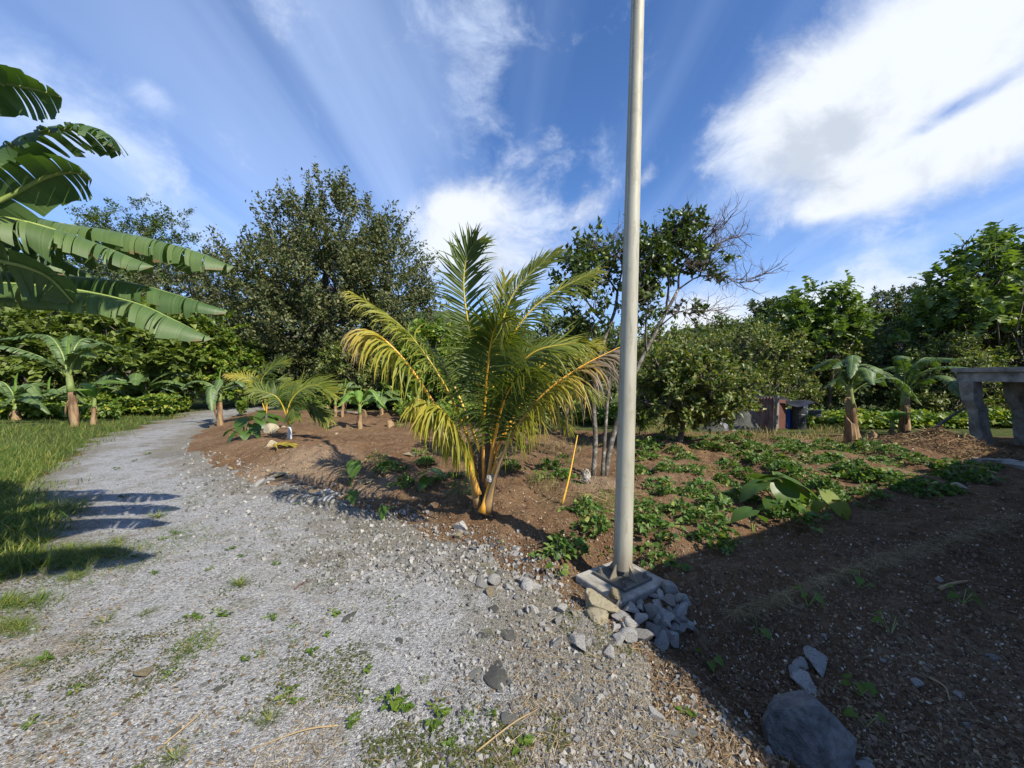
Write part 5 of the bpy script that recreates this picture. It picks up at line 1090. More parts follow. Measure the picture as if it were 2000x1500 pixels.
for cx, cy, w in PILE:
    px, py = 1000+cx/3, 1000+cy/3
    p = g1(px, py+4); k_ = (CAM-p)/np.linalg.norm(CAM-p); s = w/3/FPX*p[1]*1.15; p = p+k_*.05+np.array([0, 0, s*.1])
    stone(px, py, w/3*1.06, 'grey angular stone in the heap stacked against the concrete pad of the pole', 'stones heaped against the pad', p=p-np.array([0, 0, s*.22]))
def lst(L, f, label, group, key='stone', **kw):
    for cx, cy, w in L: px, py, s = f(cx, cy, w); stone(px, py, s, label, group, key, **kw)
c7 = lambda x, y, w: (1000+x/3, 1000+y/3, w/3); c2 = lambda x, y, w: (500+x/2.5, 900+y/2.5, w/2.5); c3 = lambda x, y, w: (380+x/4, 650+y/4, w/4); c1 = lambda x, y, w: (x/2.5, 900+y/2.5, w/2.5); c8 = lambda x, y, w: (1450+x/3, 1000+y/3, w/3)
p = at(1168, 1172, 2.52); stone(0, 0, 62, 'large yellowish lumpy stone at the left front corner of the pad', key='stonetan', p=p-np.array([0, 0, .07]))
p = at(1172, 1205, 2.44); stone(0, 0, 56, 'tall tan pointed stone leaning below the yellowish stone', key='stonetan', p=p-np.array([0, 0, .08]))
p = at(1263, 1132, 2.78); stone(0, 0, 29, 'grey pyramid-shaped stone lying on the pad right of the pole', p=p-np.array([0, 0, .045]))
p = at(1204, 1150, 2.62); stone(0, 0, 32, 'brown-grey stone lying on the pad in front of the pole', key='stonetan', p=p-np.array([0, 0, .045]))
stone(*c7(905, 375, 42), 'small rounded tan stone on the soil behind the pad', key='stonetan')
stone(*c2(1005, 312, 80), 'mossy grey stone in front of the coconut palm', key='stone')
stone(*c3(510, 1185, 105), 'large grey-green stone at the gravel edge in front of the pale soil mound')
stone(*c3(675, 1095, 105), 'flat pale tan stone on the pale soil mound', key='stonetan', flatten=.5)
stone(*c3(590, 1145, 75), 'flat bluish stone between the grey-green stone and the flat tan one', flatten=.5)
LP = 'loose pale stone lying along the border of gravel and soil'; GP = 'loose stones along the gravel border'
lst([(100,430,95),(105,600,75),(285,595,62),(260,480,48),(190,440,32),(35,615,38),(370,745,52),(395,790,110),(265,800,80),(95,810,42),(575,840,72),(835,1205,90),(155,1115,48),(320,1245,42),(740,1220,42),(1060,1275,52),(1260,1345,42),(940,1330,52),(210,720,42),(180,690,34),(440,800,60),(275,660,66),(500,935,36),(640,870,34),(330,680,30),(60,700,34),(480,1010,30),(700,1105,34)], c7, LP, GP)
lst([(240,185,32),(350,165,42),(350,195,48),(395,170,38),(320,175,38),(300,200,30),(370,210,30),(835,365,26),(300,440,32),(885,500,42),(1110,495,28),(1165,605,52),(1105,612,60),(1235,640,48),(1335,612,75),(1335,750,62),(1280,765,38),(1465,910,72),(1330,925,42),(1380,1185,36),(960,950,26),(880,975,26),(1400,820,28),(110,1050,28),(600,535,42),(1060,585,34),(1020,580,30),(960,590,26),(1190,640,34),(1270,680,40),(700,450,26),(760,500,26),(910,470,30),(1000,500,26),(1040,490,26),(550,300,30),(500,270,28)], c2, LP, GP)
lst([(365,620,48),(240,480,26),(500,880,30)], c7, 'small orange-tan stone at the border of gravel and soil', 'small orange-tan stones', 'stonetan')
lst([(1140,660,48),(990,370,32),(1165,1290,30)], c2, 'small orange-tan stone at the border of gravel and soil', 'small orange-tan stones', 'stonetan')
lst([(360,1110,112),(1025,1290,92),(60,1400,62)], c7, 'dark flat stone bedded in the gravel path', 'dark stones bedded in the gravel', 'stonedark', flatten=.26, sink=.45)
lst([(1190,1040,145),(1060,1060,105),(455,770,84),(605,920,42),(1235,860,92),(1250,1280,82),(1200,1465,84),(1300,1410,54),(1170,730,60),(1120,870,50),(700,900,40),(1400,1250,50),(520,960,40)], c2, 'dark flat stone bedded in the gravel path', 'dark stones bedded in the gravel', 'stonedark', flatten=.26, sink=.45)
lst([(690,1110,38),(1000,1115,38),(1075,1130,44),(330,1335,44),(860,1345,60),(900,1180,30)], c1, 'dark flat stone bedded in the gravel path', 'dark stones bedded in the gravel', 'stonedark', flatten=.26, sink=.45)
stone(*c1(720, 1050, 72), 'single rounded tan stone lying out on the open gravel at left', key='stonetan', flatten=.8)
lst([(1655,955,52),(1710,940,62),(600,870,82),(570,1075,38),(1370,1160,62),(595,765,82),(520,745,82),(910,1220,52),(1300,1165,34),(420,740,40),(985,880,26),(690,735,40),(1230,745,30),(1110,790,26),(280,1060,34),(185,1025,26)], c3, 'pale stone lying on the bare brown soil left of the coconut palm', 'pale stones on the bare soil', 'stonetan')
lst([(865,1300,46),(1050,1305,62),(1120,1275,52),(1020,1255,62),(965,1270,42),(900,1340,40),(1160,1360,44)], c3, 'grey stone in the small cluster at the gravel edge below the palm shade', 'stones in the small gravel-edge cluster')
stone(*c8(440, 880, 135), 'white-flecked stone, upper one of the row behind the boulder')
stone(*c8(350, 985, 125), 'pale stone leaning against the top of the boulder')
lst([(310,945,62),(330,890,72),(395,1025,62)], c8, 'small pale stone in the row behind the boulder', 'small stones in the row behind the boulder')
lst([(1010,1000,62),(150,1400,64),(690,1480,92),(740,1455,54),(1065,885,34),(160,720,30),(10,1440,62),(1270,1080,40),(1310,1245,44),(1150,395,40),(480,730,34),(830,870,34),(1450,840,50),(90,1480,60),(1160,1195,34)], c8, 'scattered pale stone on the shaded soil around the boulder', 'stones on the shaded soil')
lst([(1380,850,90),(1290,850,40)], lambda x, y, w: (1600+x/5, 780+y/5, w/5), 'tan stone on the soil below the root heap', 'tan stones below the root heap', 'stonetan')
# the boulder
p = g1(1600, 1478); V, F = rock_tpl(7, 3, 5, .006, (1, 1, 1), .75, .95); V = V.copy()
for n_, d_ in [((-.75, -.6, .3), .42), ((.25, -.8, .55), .40), ((.7, .1, .6), .40), ((-.3, .4, .8), .44), ((.1, -.2, 1), .50), ((.8, -.6, -.1), .5)]:
    n_ = nrm(n_); k = V@n_; V = np.where((k > d_)[:, None], V-(k-d_)[:, None]*n_, V)
V *= (1+.02*np.random.default_rng(2).normal(size=(len(V), 1)))*np.array([.34, .28, .33])
b = MB(); b.add(V, F); o = b.build('boulder', M['boulder'], None, loc=(p[0]+.0, p[1]+.05, p[2]+.06)); tag(o, 'large blue-grey boulder half sunk in the shaded soil at bottom right', 'boulder')

# ------------------------------------------------------------------ shed corner with debris, stumps, concrete frame, sticks
YS = 10.4
def S_(px, py, dy=0.0): return at(px, py, YS+dy)
c = S_(1490, 850); c[2] = float(zg(c[0], c[1])); t = thing('shed', 'tumbledown shed with a rusty corrugated wall and a dark tarpaulin roof', 'shed', c)
def corr(name, A, Bp, h, mat, parent, n=44, amp=.018, org=c):
    A = np.asarray(A)-org; Bp = np.asarray(Bp)-org; d_ = Bp-A; L = np.linalg.norm(d_[:2]); nn = np.array([-d_[1], d_[0], 0])/max(L, 1e-6); u = np.linspace(0, 1, n*2)
    ph = u*L/.076*2*math.pi; V = []
    for z in (0, 1):
        for k in range(n*2): V.append(A+d_*u[k]+nn*amp*math.sin(ph[k])+np.array([0, 0, h*z+.02*math.sin(u[k]*9)*z]))
    m_ = n*2; V = np.array(V); Vb = V+nn*.003; F = [(k, k+1, m_+k+1, m_+k) for k in range(m_-1)]
    b = MB(); b.add(V, F); b.add(Vb, [f[::-1] for f in F]); return b.build(name, M[mat], parent)
zb = lambda p_: np.array([p_[0], p_[1], float(zg(p_[0], p_[1]))-.03])
corr('corrugated_sheet', zb(S_(1452, 850, .5)), zb(S_(1511, 852, -.1)), .92, 'rust', t)
for px, h, lean in [(1515, 1.0, .03), (1462, .9, -.04)]:
    q = zb(S_(px, 852, -.1 if px > 1500 else .5))-c; b = MB(); b.tube([q, q+np.array([lean, 0, h])], [.05, .042], 7); b.build('post', M['wood'], t)
q = S_(1526, 843, .25)-c; b = MB(); b.box((q[0], q[1], .42), (.2, .03, .8)); b.build('door_board', M['red'], t)
q = S_(1521, 846, .2)-c; b = MB(); b.box((q[0]-.06, q[1], .4), (.10, .03, .74)); b.build('plank', M['wood'], t)
n = 18; u, v = np.meshgrid(np.linspace(0, 1, n), np.linspace(0, 1, n), indexing='ij')
A, C_ = S_(1450, 776, .6), S_(1592, 790, -.1); V = []
for a_, b_ in zip(u.ravel(), v.ravel()):
    q = A*(1-a_)+C_*a_; q = q+np.array([.15, 1.5, .12])*b_+np.array([0, 0, -.10*math.sin(a_*math.pi)+.05*math.sin(a_*14+b_*5)+.04*math.sin(b_*9)]); V.append(q-c)
i = np.arange(n*n).reshape(n, n); F = np.stack([i[:-1, :-1], i[1:, :-1], i[1:, 1:], i[:-1, 1:]], -1).reshape(-1, 4)
b = MB(); b.add(V, F); b.add(np.array(V)-np.array([0, 0, .012]), F[:, ::-1]); b.build('tarpaulin_roof', M['tarp'], t, smooth=True)
def barrel(px, py, dy, rr, h, mat, label):
    q = zb(S_(px, py, dy)); z = np.array([0, .02, .3, .32, .34, .64, .66, .68, .97, 1.0])*h; rad = np.array([.94, 1, 1, 1.04, 1, 1, 1.04, 1, 1, .9])*rr
    b = MB(); b.tube(np.stack([z*0, z*0, z], 1), rad, 20); o = b.build('barrel', M[mat], None, smooth=False, loc=q); tag(o, label, 'barrel')
barrel(1539, 846, .5, .09, .56, 'blue', 'blue plastic barrel under the shed roof')
barrel(1560, 848, .3, .17, .66, 'black', 'black plastic barrel beside the blue barrel')
barrel(1588, 846, .9, .2, .52, 'net', 'grey-green drum in shade right of the black barrel')
q = zb(S_(1566, 830, .9)); b = MB(); b.box((0, 0, .34), (.22, .2, .68), None, 0, .9); o = b.build('crate', M['plastic'], None, loc=q); tag(o, 'pale bucket-like crate between the black barrel and the drum', 'crate')
# drape of shade netting and scrap in front of the shed
q = zb(S_(1425, 850, .2)); n = 26; u, v = np.meshgrid(np.linspace(-1, 1, n), np.linspace(-1, 1, n), indexing='ij')
V = np.stack([u*.85, v*.55, np.maximum(0, .62*np.exp(-((u-.45)**2/.12+(v)**2/.5))+.40*np.exp(-((u+.35)**2/.2+v**2/.4))+.10*fbm(u, v, 3, 3)-.06)], -1).reshape(-1, 3)
i = np.arange(n*n).reshape(n, n); F = np.stack([i[:-1, :-1], i[1:, :-1], i[1:, 1:], i[:-1, 1:]], -1).reshape(-1, 4)
b = MB(); b.add(V, F); o = b.build('shade_net', M['net'], None, smooth=True, loc=q); tag(o, 'grey shade netting draped over debris left of the shed', 'net')
for k, (px, py, w, h, lab) in enumerate([(1413, 848, .26, .17, 'bent pale metal scrap sheet in front of the shade netting'), (1440, 853, .55, .03, 'flat pale board lying in front of the shed'), (1470, 845, .8, .06, 'dark flat sheet leaning low in front of the corrugated wall')]):
    q = zb(S_(px, py, -.5)); b = MB(); nn_ = 8; uu = np.linspace(-.5, .5, nn_)
    V = [(x*w, s_*.10, .04+h*(.3+abs(math.sin(x*4+k)))+.05*(s_ > 0)*h/.1*.3) for s_ in (-1, 1) for x in uu]; F = [(j, j+1, nn_+j+1, nn_+j) for j in range(nn_-1)]
    b.add(V, F); b.add(np.array(V)-np.array([0, 0, .008]), [f[::-1] for f in F]); o = b.build('scrap_sheet', M['plastic' if k < 2 else 'tarp'], None, loc=q); tag(o, lab, 'scrap')
def stump(px, py, h, rr, label, seed, lean=(0, 0)):
    p = g1(px, py); r = np.random.default_rng(seed); n = 12; an = np.arange(n)/n*6.283; V, F = [], []
    for k, z in enumerate(np.linspace(0, 1, 6)):
        for j, a in enumerate(an):
            rad = rr*(1.25-.45*z)*(1+.12*math.sin(3*a+k*.4)+.05*r.normal()); zz_ = z*h*(1 if k < 5 else .72+.36*(.5+.5*math.cos(a-2.4))); V.append((math.cos(a)*rad+lean[0]*z*h, math.sin(a)*rad+lean[1]*z*h, zz_-.05))
    for k in range(5):
        for j in range(n): F.append((k*n+j, k*n+(j+1) % n, (k+1)*n+(j+1) % n, (k+1)*n+j))
    V.append((lean[0]*h, lean[1]*h, h*.78)); b = MB(); b.add(V, F); b.F.append((np.array([(5*n+j, 5*n+(j+1) % n, len(V)-1) for j in range(n)]), 0))
    o = b.build('stump', M['bstem'], None, loc=p); tag(o, label, 'stump')
stump(1663, 868, .62, .10, 'tall jagged grey stump in front of the leaning banana stem', 1, (-.08, 0))
stump(1700, 868, .3, .06, 'short splintered stump right of the tall jagged one', 2, (.3, 0))
stump(762, 832, .22, .10, 'short cut banana stump in the soil behind the coconut palm', 3)
stump(640, 805, .3, .05, 'short pale stake at the back of the bare soil', 4)
# concrete frame
C0 = np.array([9.62, 8.35]); zc = float(zg(9.9, 8.0)); t = thing('concrete_shelter', 'old grey concrete frame with leaning columns and a flat beam roof', 'shelter', (C0[0], C0[1], zc))
def col_(name, p0, p1, w, rough=.01):
    b = MB(); r = np.random.default_rng(8); P = np.linspace(0, 1, 8)
    V, F = [], []
    for k, q in enumerate(P):
        m_ = np.asarray(p0)*(1-q)+np.asarray(p1)*q; 
        for sx, sy in ((-1, -1), (1, -1), (1, 1), (-1, 1)): V.append(m_+np.array([sx*w/2*(1+.13*r.normal()), sy*w/2*(1+.13*r.normal()), 0]))
    for k in range(7):
        for j in range(4): F.append((k*4+j, k*4+(j+1) % 4, k*4+4+(j+1) % 4, k*4+4+j))
    F += [(3, 2, 1, 0), (28, 29, 30, 31)]; b.add(V, F); return b.build(name, M['concrete'], t)
H_ = 1.44-zc
for (xb, yb), (xt, yt) in [((9.98, 8.12), (9.70, 8.14)), ((10.66, 7.92), (10.46, 8.0)), ((12.2, 8.1), (12.2, 8.1)), ((12.2, 5.2), (12.2, 5.2)), ((9.9, 5.2), (9.8, 5.2))]:
    col_('column', (xb-C0[0], yb-C0[1], -.1), (xt-C0[0], yt-C0[1], H_), .22)
b = MB(); b.box((.16, -1.95, H_+.10), (.26, 3.9, .20)); b.build('beam', M['concrete'], t)
b = MB(); b.box((1.62, -.22, H_+.10), (2.6, .26, .20)); b.build('beam', M['concrete'], t)
b = MB(); b.box((1.52, -1.95, H_+.245), (3.1, 4.0, .09)); b.build('roof_slab', M['concrete'], t)
p = g1(1945, 905); b = MB(); b.box((0, 0, .03), (.5, .18, .11), yawR(np.array(-.25))); o = b.build('concrete_block', M['concrete'], None, loc=p); tag(o, 'dark broken concrete block at the foot of the concrete frame', 'block')
p = g1(1985, 915); b = MB(); b.box((0, 0, .04), (.5, .25, .1), yawR(np.array(.5))); o = b.build('concrete_block', M['concrete'], None, loc=p); tag(o, 'small broken concrete slab at the right edge below the frame', 'block')
def stick(name, P, r0, r1, mat, label, cat, n=10, parent=None):
    P = [np.asarray(q) for q in P]; b = MB(); o_ = P[0]; b.tube(curve([q-o_ for q in P], n), np.linspace(r0, r1, n), 6, a=.55); o = b.build(name, M[mat], None, smooth=True, attr='tone', loc=o_); tag(o, label, cat); return o
p = g1(1098, 985); stick('palm_stalk', [p, at(1112, 930, p[1]+.1), at(1128, 850, p[1]+.3)], .013, .006, 'stalk', 'yellow fallen palm stalk propped upright beside the citrus trunks', 'palm stalk')
p = g1(1790, 868); stick('branch', [p, at(1830, 833, p[1]), at(1858, 813, p[1]+.15), at(1885, 797, p[1]+.3)], .04, .018, 'bark', 'thick bare branch leaning from the root heap towards the concrete frame', 'branch')
p = g1(1185, 985); q = g1(1090, 965); stick('palm_stalk', [p+np.array([0, 0, .03]), (p+q)/2+np.array([0, 0, .07]), q+np.array([0, 0, .03])],   .007, .004, 'straw', 'curved pale palm stalk lying behind the pole', 'palm stalk')
p = g1(1815, 1330); q = g1(1855, 1375); stick('twig', [p+np.array([0, 0, .02]), (p+q)/2+np.array([.03, 0, .03]), q+np.array([0, 0, .02])], .006, .003, 'straw', 'curved pale twig on the shaded soil right of the boulder', 'twig')
p = g1(1835, 1155); q = g1(1890, 1140); stick('twig', [p+np.array([0, 0, .02]), (p+q)/2+np.array([0, 0, .03]), q+np.array([0, 0, .02])], .016, .008, 'straw', 'stout pale twig in the shade near the straw line', 'twig')
p = g1(545, 875); t = thing('fallen_frond', 'fallen yellow piece of palm leaf on the bare soil', 'palm leaf', p+np.array([0, 0, .04]))
frond(t, [(-.15, -.02, 0), (.05, 0, .03), (.25, .0, .01)], .22, 16, .03, np.random.default_rng(4), .62, .1, start=.05, droop=.3, wind=(.4, 0, 0), sr=.008, stalk_tone=.5, edge=.1)
stick('plank', [g1(612, 806)+np.array([0, 0, .1]), g1(700, 812)+np.array([0, 0, .1])], .05, .04, 'wood', 'pale log lying at the back of the bare soil', 'log')
p = g1(470, 1003)
for i, (px, py, qx, qy, lab) in enumerate([(660, 1432, 490, 1480, 'long pale straw stem lying on the gravel at bottom centre'), (930, 1485, 1050, 1400, 'long thin twig lying on the gravel at lower right'), (320, 1470, 400, 1400, 'dry stem across the gravel at bottom left'), (575, 1160, 600, 1140, 'reddish dry stem on the gravel left of centre')]):
    p, q = g1(px, py), g1(qx, qy); stick('dry_stem', [p+np.array([0, 0, .035]), (p+q)/2+np.array([.02, .02, .045]), q+np.array([0, 0, .035])], .004, .002, 'red' if i == 3 else 'straw', lab, 'stem', 8)

# ------------------------------------------------------------------ weeds on the path
def tuft(p, n, h, r, label, group=None, key='grass', lean=.5):
    t = thing('grass_tuft', label, 'grass tuft', p, group); b = MB(); a = r.uniform(0, 6.28, n); d_ = nrm(np.stack([np.cos(a)*lean, np.sin(a)*lean, np.ones(n)], 1)+r.normal(size=(n, 3))*.15)
    nn = np.stack([np.cos(a), np.sin(a), -np.ones(n)*.2], 1)*-1; b.inst(BLADE, basis(d_, nn), np.stack([np.cos(a), np.sin(a), a*0], 1)*(r.random((n, 1))*h*.35), np.stack([np.full(n, h*.6), h*(.4+.6*r.random(n)), np.full(n, h)], 1)); b.build('blades', M[key], t)
TU = [(470, 1150, 60, .13, 'grass tuft standing on the gravel left of centre'), (528, 1420, 45, .10, 'grass tuft at bottom left of centre on the gravel'), (340, 1495, 50, .09, 'grass tuft at the bottom edge of the gravel'), (310, 1015, 60, .16, 'grass tuft between the banana leaf shadows on the gravel'), (205, 1225, 30, .12, 'dry-tipped grass tuft on the gravel near the left edge'), (140, 1080, 60, .16, 'tall grass tuft in the banana shade at left'), (230, 1065, 40, .13, 'grass tuft at the rim of the banana shade'), (575, 1265, 25, .06, 'small grass tuft in the middle of the gravel'), (280, 1210, 30, .08, 'low grass tuft beside the dry-tipped one'), (90, 1060, 60, .18, 'tall coarse grass at the left edge in shade')]
for i, (px, py, n, h, lab) in enumerate(TU):
    r = np.random.default_rng(500+i); p = g1(px, py); p[2] = float(ztop(p[0], p[1])); tuft(p, int(n*1.7), h*.85, r, lab, lean=.8)
WD = []
for k in range(5):
    r = np.random.default_rng(540+k); b, s = MB(), MB(); n = int(r.integers(9, 18)); a = r.uniform(0, 6.28, n); q = r.uniform(.1, 1, n)*.05
    pos = np.stack([np.cos(a)*q, np.sin(a)*q, .012+.03*r.random(n)], 1); b.inst(LEAF if k % 2 else HEART, basis(np.stack([np.cos(a), np.sin(a), .35*r.random(n)], 1), nrm(np.array([0, 0, 1.])+r.normal(size=(n, 3))*.35)), pos, .036*(.6+.8*r.random(n)))
    for i in range(n): s.tube([(0, 0, 0), pos[i]], .0015, 3, cap=False)
    WD.append((b.mesh('foliage', M['weed']), s.mesh('stem', M['midrib'])))
wl = [(770, 1388, 2.0), (755, 1378, 1.3), (790, 1400, 1.4), (855, 1400, 1.5), (862, 1420, 1.3), (845, 1432, 1.1), (912, 1415, 1.2), (690, 1425, 1.2), (705, 1380, .9), (1020, 1475, 1.4), (1028, 1465, 1.0), (650, 1208, 1.2), (660, 1210, .9), (560, 1370, 1.5), (580, 1385, .9), (610, 1285, 1.1), (575, 1235, 1.0), (535, 1218, .9), (525, 1215, 1.1), (375, 1215, 1.3), (390, 1220, 1.0), (425, 1205, 1.2), (440, 1212, 1.3), (330, 1330, 1.1), (480, 1300, 1.0), (340, 1050, 1.4), (355, 1048, 1.3), (240, 975, 1.5), (320, 1060, 1.2), (450, 1080, 1.1), (470, 1095, 1.0), (240, 1100, 1.6), (265, 1095, 1.2), (580, 990, 1.3), (130, 1040, 1.6), (880, 1470, .9), (830, 1340, .8), (720, 1320, .9), (980, 1060, .9), (1340, 1395, 1.2), (960, 1410, 1.), (505, 1290, .9), (640, 1250, .8), (410, 1120, 1.1), (540, 1110, 1.), (300, 1130, 1.2), (150, 1360, 1.1), (90, 1300, 1.3), (60, 1430, 1.2), (230, 920, 1.7), (260, 905, 1.5), (330, 880, 1.8), (290, 890, 1.6)]
for i, (px, py, s) in enumerate(wl):
    p = g1(px, py); p[2] = float(ztop(p[0], p[1])); t = thing('path_weed', 'tiny green broad-leaved weed sprouting from the gravel path', 'weed', p, 'tiny weeds in the gravel', rng.uniform(0, 6.28)); t.scale = (s*.48, s*.48, s*.5)
    link('foliage', WD[i % 5][0], t); link('stem', WD[i % 5][1], t)

# ------------------------------------------------------------------ stuff: grass, creeper, gravel, clods, straw
def scatter(n, x0, x1, y0, y1, seed, f):
    """n points spread evenly over a patch of the view's ground, kept where f(x, y) says so"""
    r = np.random.default_rng(seed); p = gp(r.uniform(x0, x1, n), r.uniform(y0, y1, n), 8); k = r.random(n) < f(p[:, 0], p[:, 1]); return p[k], r
def blades(b, p, h, r, tpl=BLADE, lean=.45, wide=1.0, wind=.25):
    p = p.copy(); p[:, 2] = ztop(p[:, 0], p[:, 1])
    n = len(p); a = r.uniform(0, 6.28, n); d_ = nrm(np.stack([np.cos(a)*lean+wind, np.sin(a)*lean, np.ones(n)], 1)+r.normal(size=(n, 3))*.2)
    nn = np.stack([-np.cos(a), -np.sin(a), np.full(n, .4)], 1); h = h*(.5+.8*r.random(n)); b.inst(tpl, basis(d_, nn), p-np.array([0, 0, .01]), np.stack([h*wide, h, h], 1))
lxf = lambda x, y: x-np.interp(y, _LY, _LX)
b = MB()
p, r = scatter(60000, -150, 520, 775, 1010, 601, lambda x, y: ss(.7, -.4, lxf(x, y)+.8*fbm(x, y, .8, 4)+.7*vn(x, y, 3.5, 5))*(y < 26)); blades(b, p, .14+.05*fbm(p[:, 0], p[:, 1], .6, 1), r, wide=1.2)
p, r = scatter(16000, -120, 300, 880, 1190, 602, lambda x, y: ss(.35, -.1, lxf(x, y)+.8*fbm(x, y, .9, 4))*(y < 9)); blades(b, p, np.full(len(p), .17), r)
p, r = scatter(16000, -120, 420, 960, 1330, 603, lambda x, y: ss(.12, .34, fbm(x, y, 1.3, 12)+.62*ss(1.9, .1, lxf(x, y)))); blades(b, p, np.full(len(p), .075), r, lean=1.2, wide=1.1)
r = np.random.default_rng(607)
for px, py, sx, sy, n, h in [(90, 1105, 90, 22, 2600, .11), (200, 1085, 60, 16, 1500, .09), (30, 1180, 60, 22, 1400, .10), (150, 1140, 50, 14, 900, .07), (30, 1235, 50, 16, 800, .07), (235, 1120, 30, 8, 400, .06), (60, 1310, 40, 10, 300, .05), (320, 1040, 30, 6, 250, .06), (60, 1010, 60, 14, 1200, .13)]:
    p = gp(px+r.normal(size=n)*sx*.55, py+r.normal(size=n)*sy*.55, 8); k = vn(p[:, 0], p[:, 1], 5, 37)+.4*vn(p[:, 0], p[:, 1], 14, 38) > -.12; p = p[k]; blades(b, p, np.full(len(p), h), r, lean=.9, wide=.8)
tag(b.build('grass', M['grass'], None), 'lush green grass along the left side of the path', 'grass', kind='stuff')
b = MB()
p, r = scatter(22000, 1235, 1720, 812, 885, 604, lambda x, y: ss(8.2, 9.6, y+.08*x)*(y < 15)*ss(-.15, .25, fbm(x, y, .9, 3))); blades(b, p, .2+.1*fbm(p[:, 0], p[:, 1], .8, 2), r, wide=.9)
p, r = scatter(5000, 860, 1240, 800, 900, 605, lambda x, y: ss(-.1, .3, fbm(x, y, .9, 7))*(y < 16)*.7); blades(b, p, np.full(len(p), .16), r)
p, r = scatter(4000, 1020, 1240, 900, 1000, 606, lambda x, y: ss(.0, .4, fbm(x, y, 1.6, 9))); blades(b, p, np.full(len(p), .10), r)
tag(b.build('dry_grass', M['grassdry'], None), 'dry yellowish grass along the back of the plot', 'grass', kind='stuff')
b = MB(); r = np.random.default_rng(610)                             # creeper: far verge, undergrowth edges
for px0, px1, Y0, Y1, h, n in [(180, 480, 14.2, 17.5, .75, 15000), (-60, 230, 13, 15.5, .55, 9000), (440, 900, 17.2, 19.5, .7, 12000), (780, 1260, 11.5, 14.5, .5, 9000), (1560, 2080, 10.6, 12.6, .45, 9000)]:
    Y = r.uniform(Y0, Y1, n); x = (r.uniform(px0, px1, n)-1000)/FPX*Y; keep = onpath(x, Y) > .2; x, Y = x[keep], Y[keep]; m = len(x)
    z = zg(x, Y)+h*(.5+.9*np.clip(fbm(x, Y, .9, 14)+.35, 0, 1))*(1-.75*r.random(m)**2)
    b.inst(HEART, basis(nrm(randdirs(m, r)+np.array([.1, -.5, -.2])), nrm(np.array([0, -.35, .8])+randdirs(m, r)*.6)), np.stack([x, Y, z], 1), .11*(.6+.8*r.random(m)))
tag(b.build('creeper', M['vine'], None), 'tangled leafy creeper covering the ground under the trees', 'ground cover', kind='stuff')
# low green sprouts between the mounds
b = MB(); p, r = scatter(16000, 1120, 1900, 860, 1090, 611, lambda x, y: ss(.12, .4, fbm(x, y, 1.4, 15))*(onpath(x, y) > .3)*(y < 11)); m = len(p); a = r.uniform(0, 6.28, m)
b.inst(LEAF, basis(np.stack([np.cos(a), np.sin(a), .5*r.random(m)], 1), nrm(np.array([0, 0, 1.])+r.normal(size=(m, 3))*.4)), p+np.array([0, 0, .015]), .035*(.6+.8*r.random(m)))
tag(b.build('ground_weeds', M['weed'], None), 'fine green weeds between the sweet potato mounds', 'weeds', kind='stuff')

b = MB(); p, r = scatter(60000, -40, 1350, 930, 1520, 612, lambda x, y: (onpath(x, y) < -.02)*(y < 9)*np.maximum(ss(.10, .50, fbm(x, y, 1.9, 31)+.8*vn(x, y, 9, 32)+.4*vn(x, y, 24, 34)), .9*ss(.5, .8, fbm(x, y, 1.1, 33)+.7*ss(2.2, .3, lxf(x, y))))); m = len(p); a = r.uniform(0, 6.28, m); p[:, 2] = ztop(p[:, 0], p[:, 1])
b.inst(LEAF, basis(np.stack([np.cos(a), np.sin(a), .35*r.random(m)], 1), nrm(np.array([0, 0, 1.])+r.normal(size=(m, 3))*.4)), p+np.array([0, 0, .006]), .012*(.5+1.2*r.random(m)))
tag(b.build('moss', M['moss'], None), 'mossy green mats and tiny leaves in patches on the gravel path', 'moss', kind='stuff')
b = MB(); p, r = scatter(9000, -40, 1460, 900, 1520, 613, lambda x, y: (onpath(x, y) < .4)*(y < 9)*ss(-.15, .35, fbm(x, y, 1.5, 35)+.4*vn(x, y, 7, 36))*(lxf(x, y) > -.5)); m = len(p); a = r.uniform(0, 6.28, m); p[:, 2] = ztop(p[:, 0], p[:, 1])
b.inst(LEAF, basis(np.stack([np.cos(a), np.sin(a), .2*r.normal(size=m)], 1), nrm(np.array([0, 0, 1.])+r.normal(size=(m, 3))*.4)), p+np.array([0, 0, .006]), .010*(3.2)**(r.random(m)**2))
p, r = scatter(7000, 380, 2020, 850, 1520, 614, lambda x, y: (onpath(x, y) > 0)*(1-grassy(x, y))*(y < 12)); m = len(p); a = r.uniform(0, 6.28, m)
b.inst(LEAF, basis(np.stack([np.cos(a), np.sin(a), .2*r.normal(size=m)], 1), nrm(np.array([0, 0, 1.])+r.normal(size=(m, 3))*.4)), p+np.array([0, 0, .01]), .012*(3.5)**(r.random(m)**2))
tag(b.build('leaf_litter', M['litter'], None), 'small dead brown leaves scattered over the path and soil', 'leaf litter', kind='stuff')
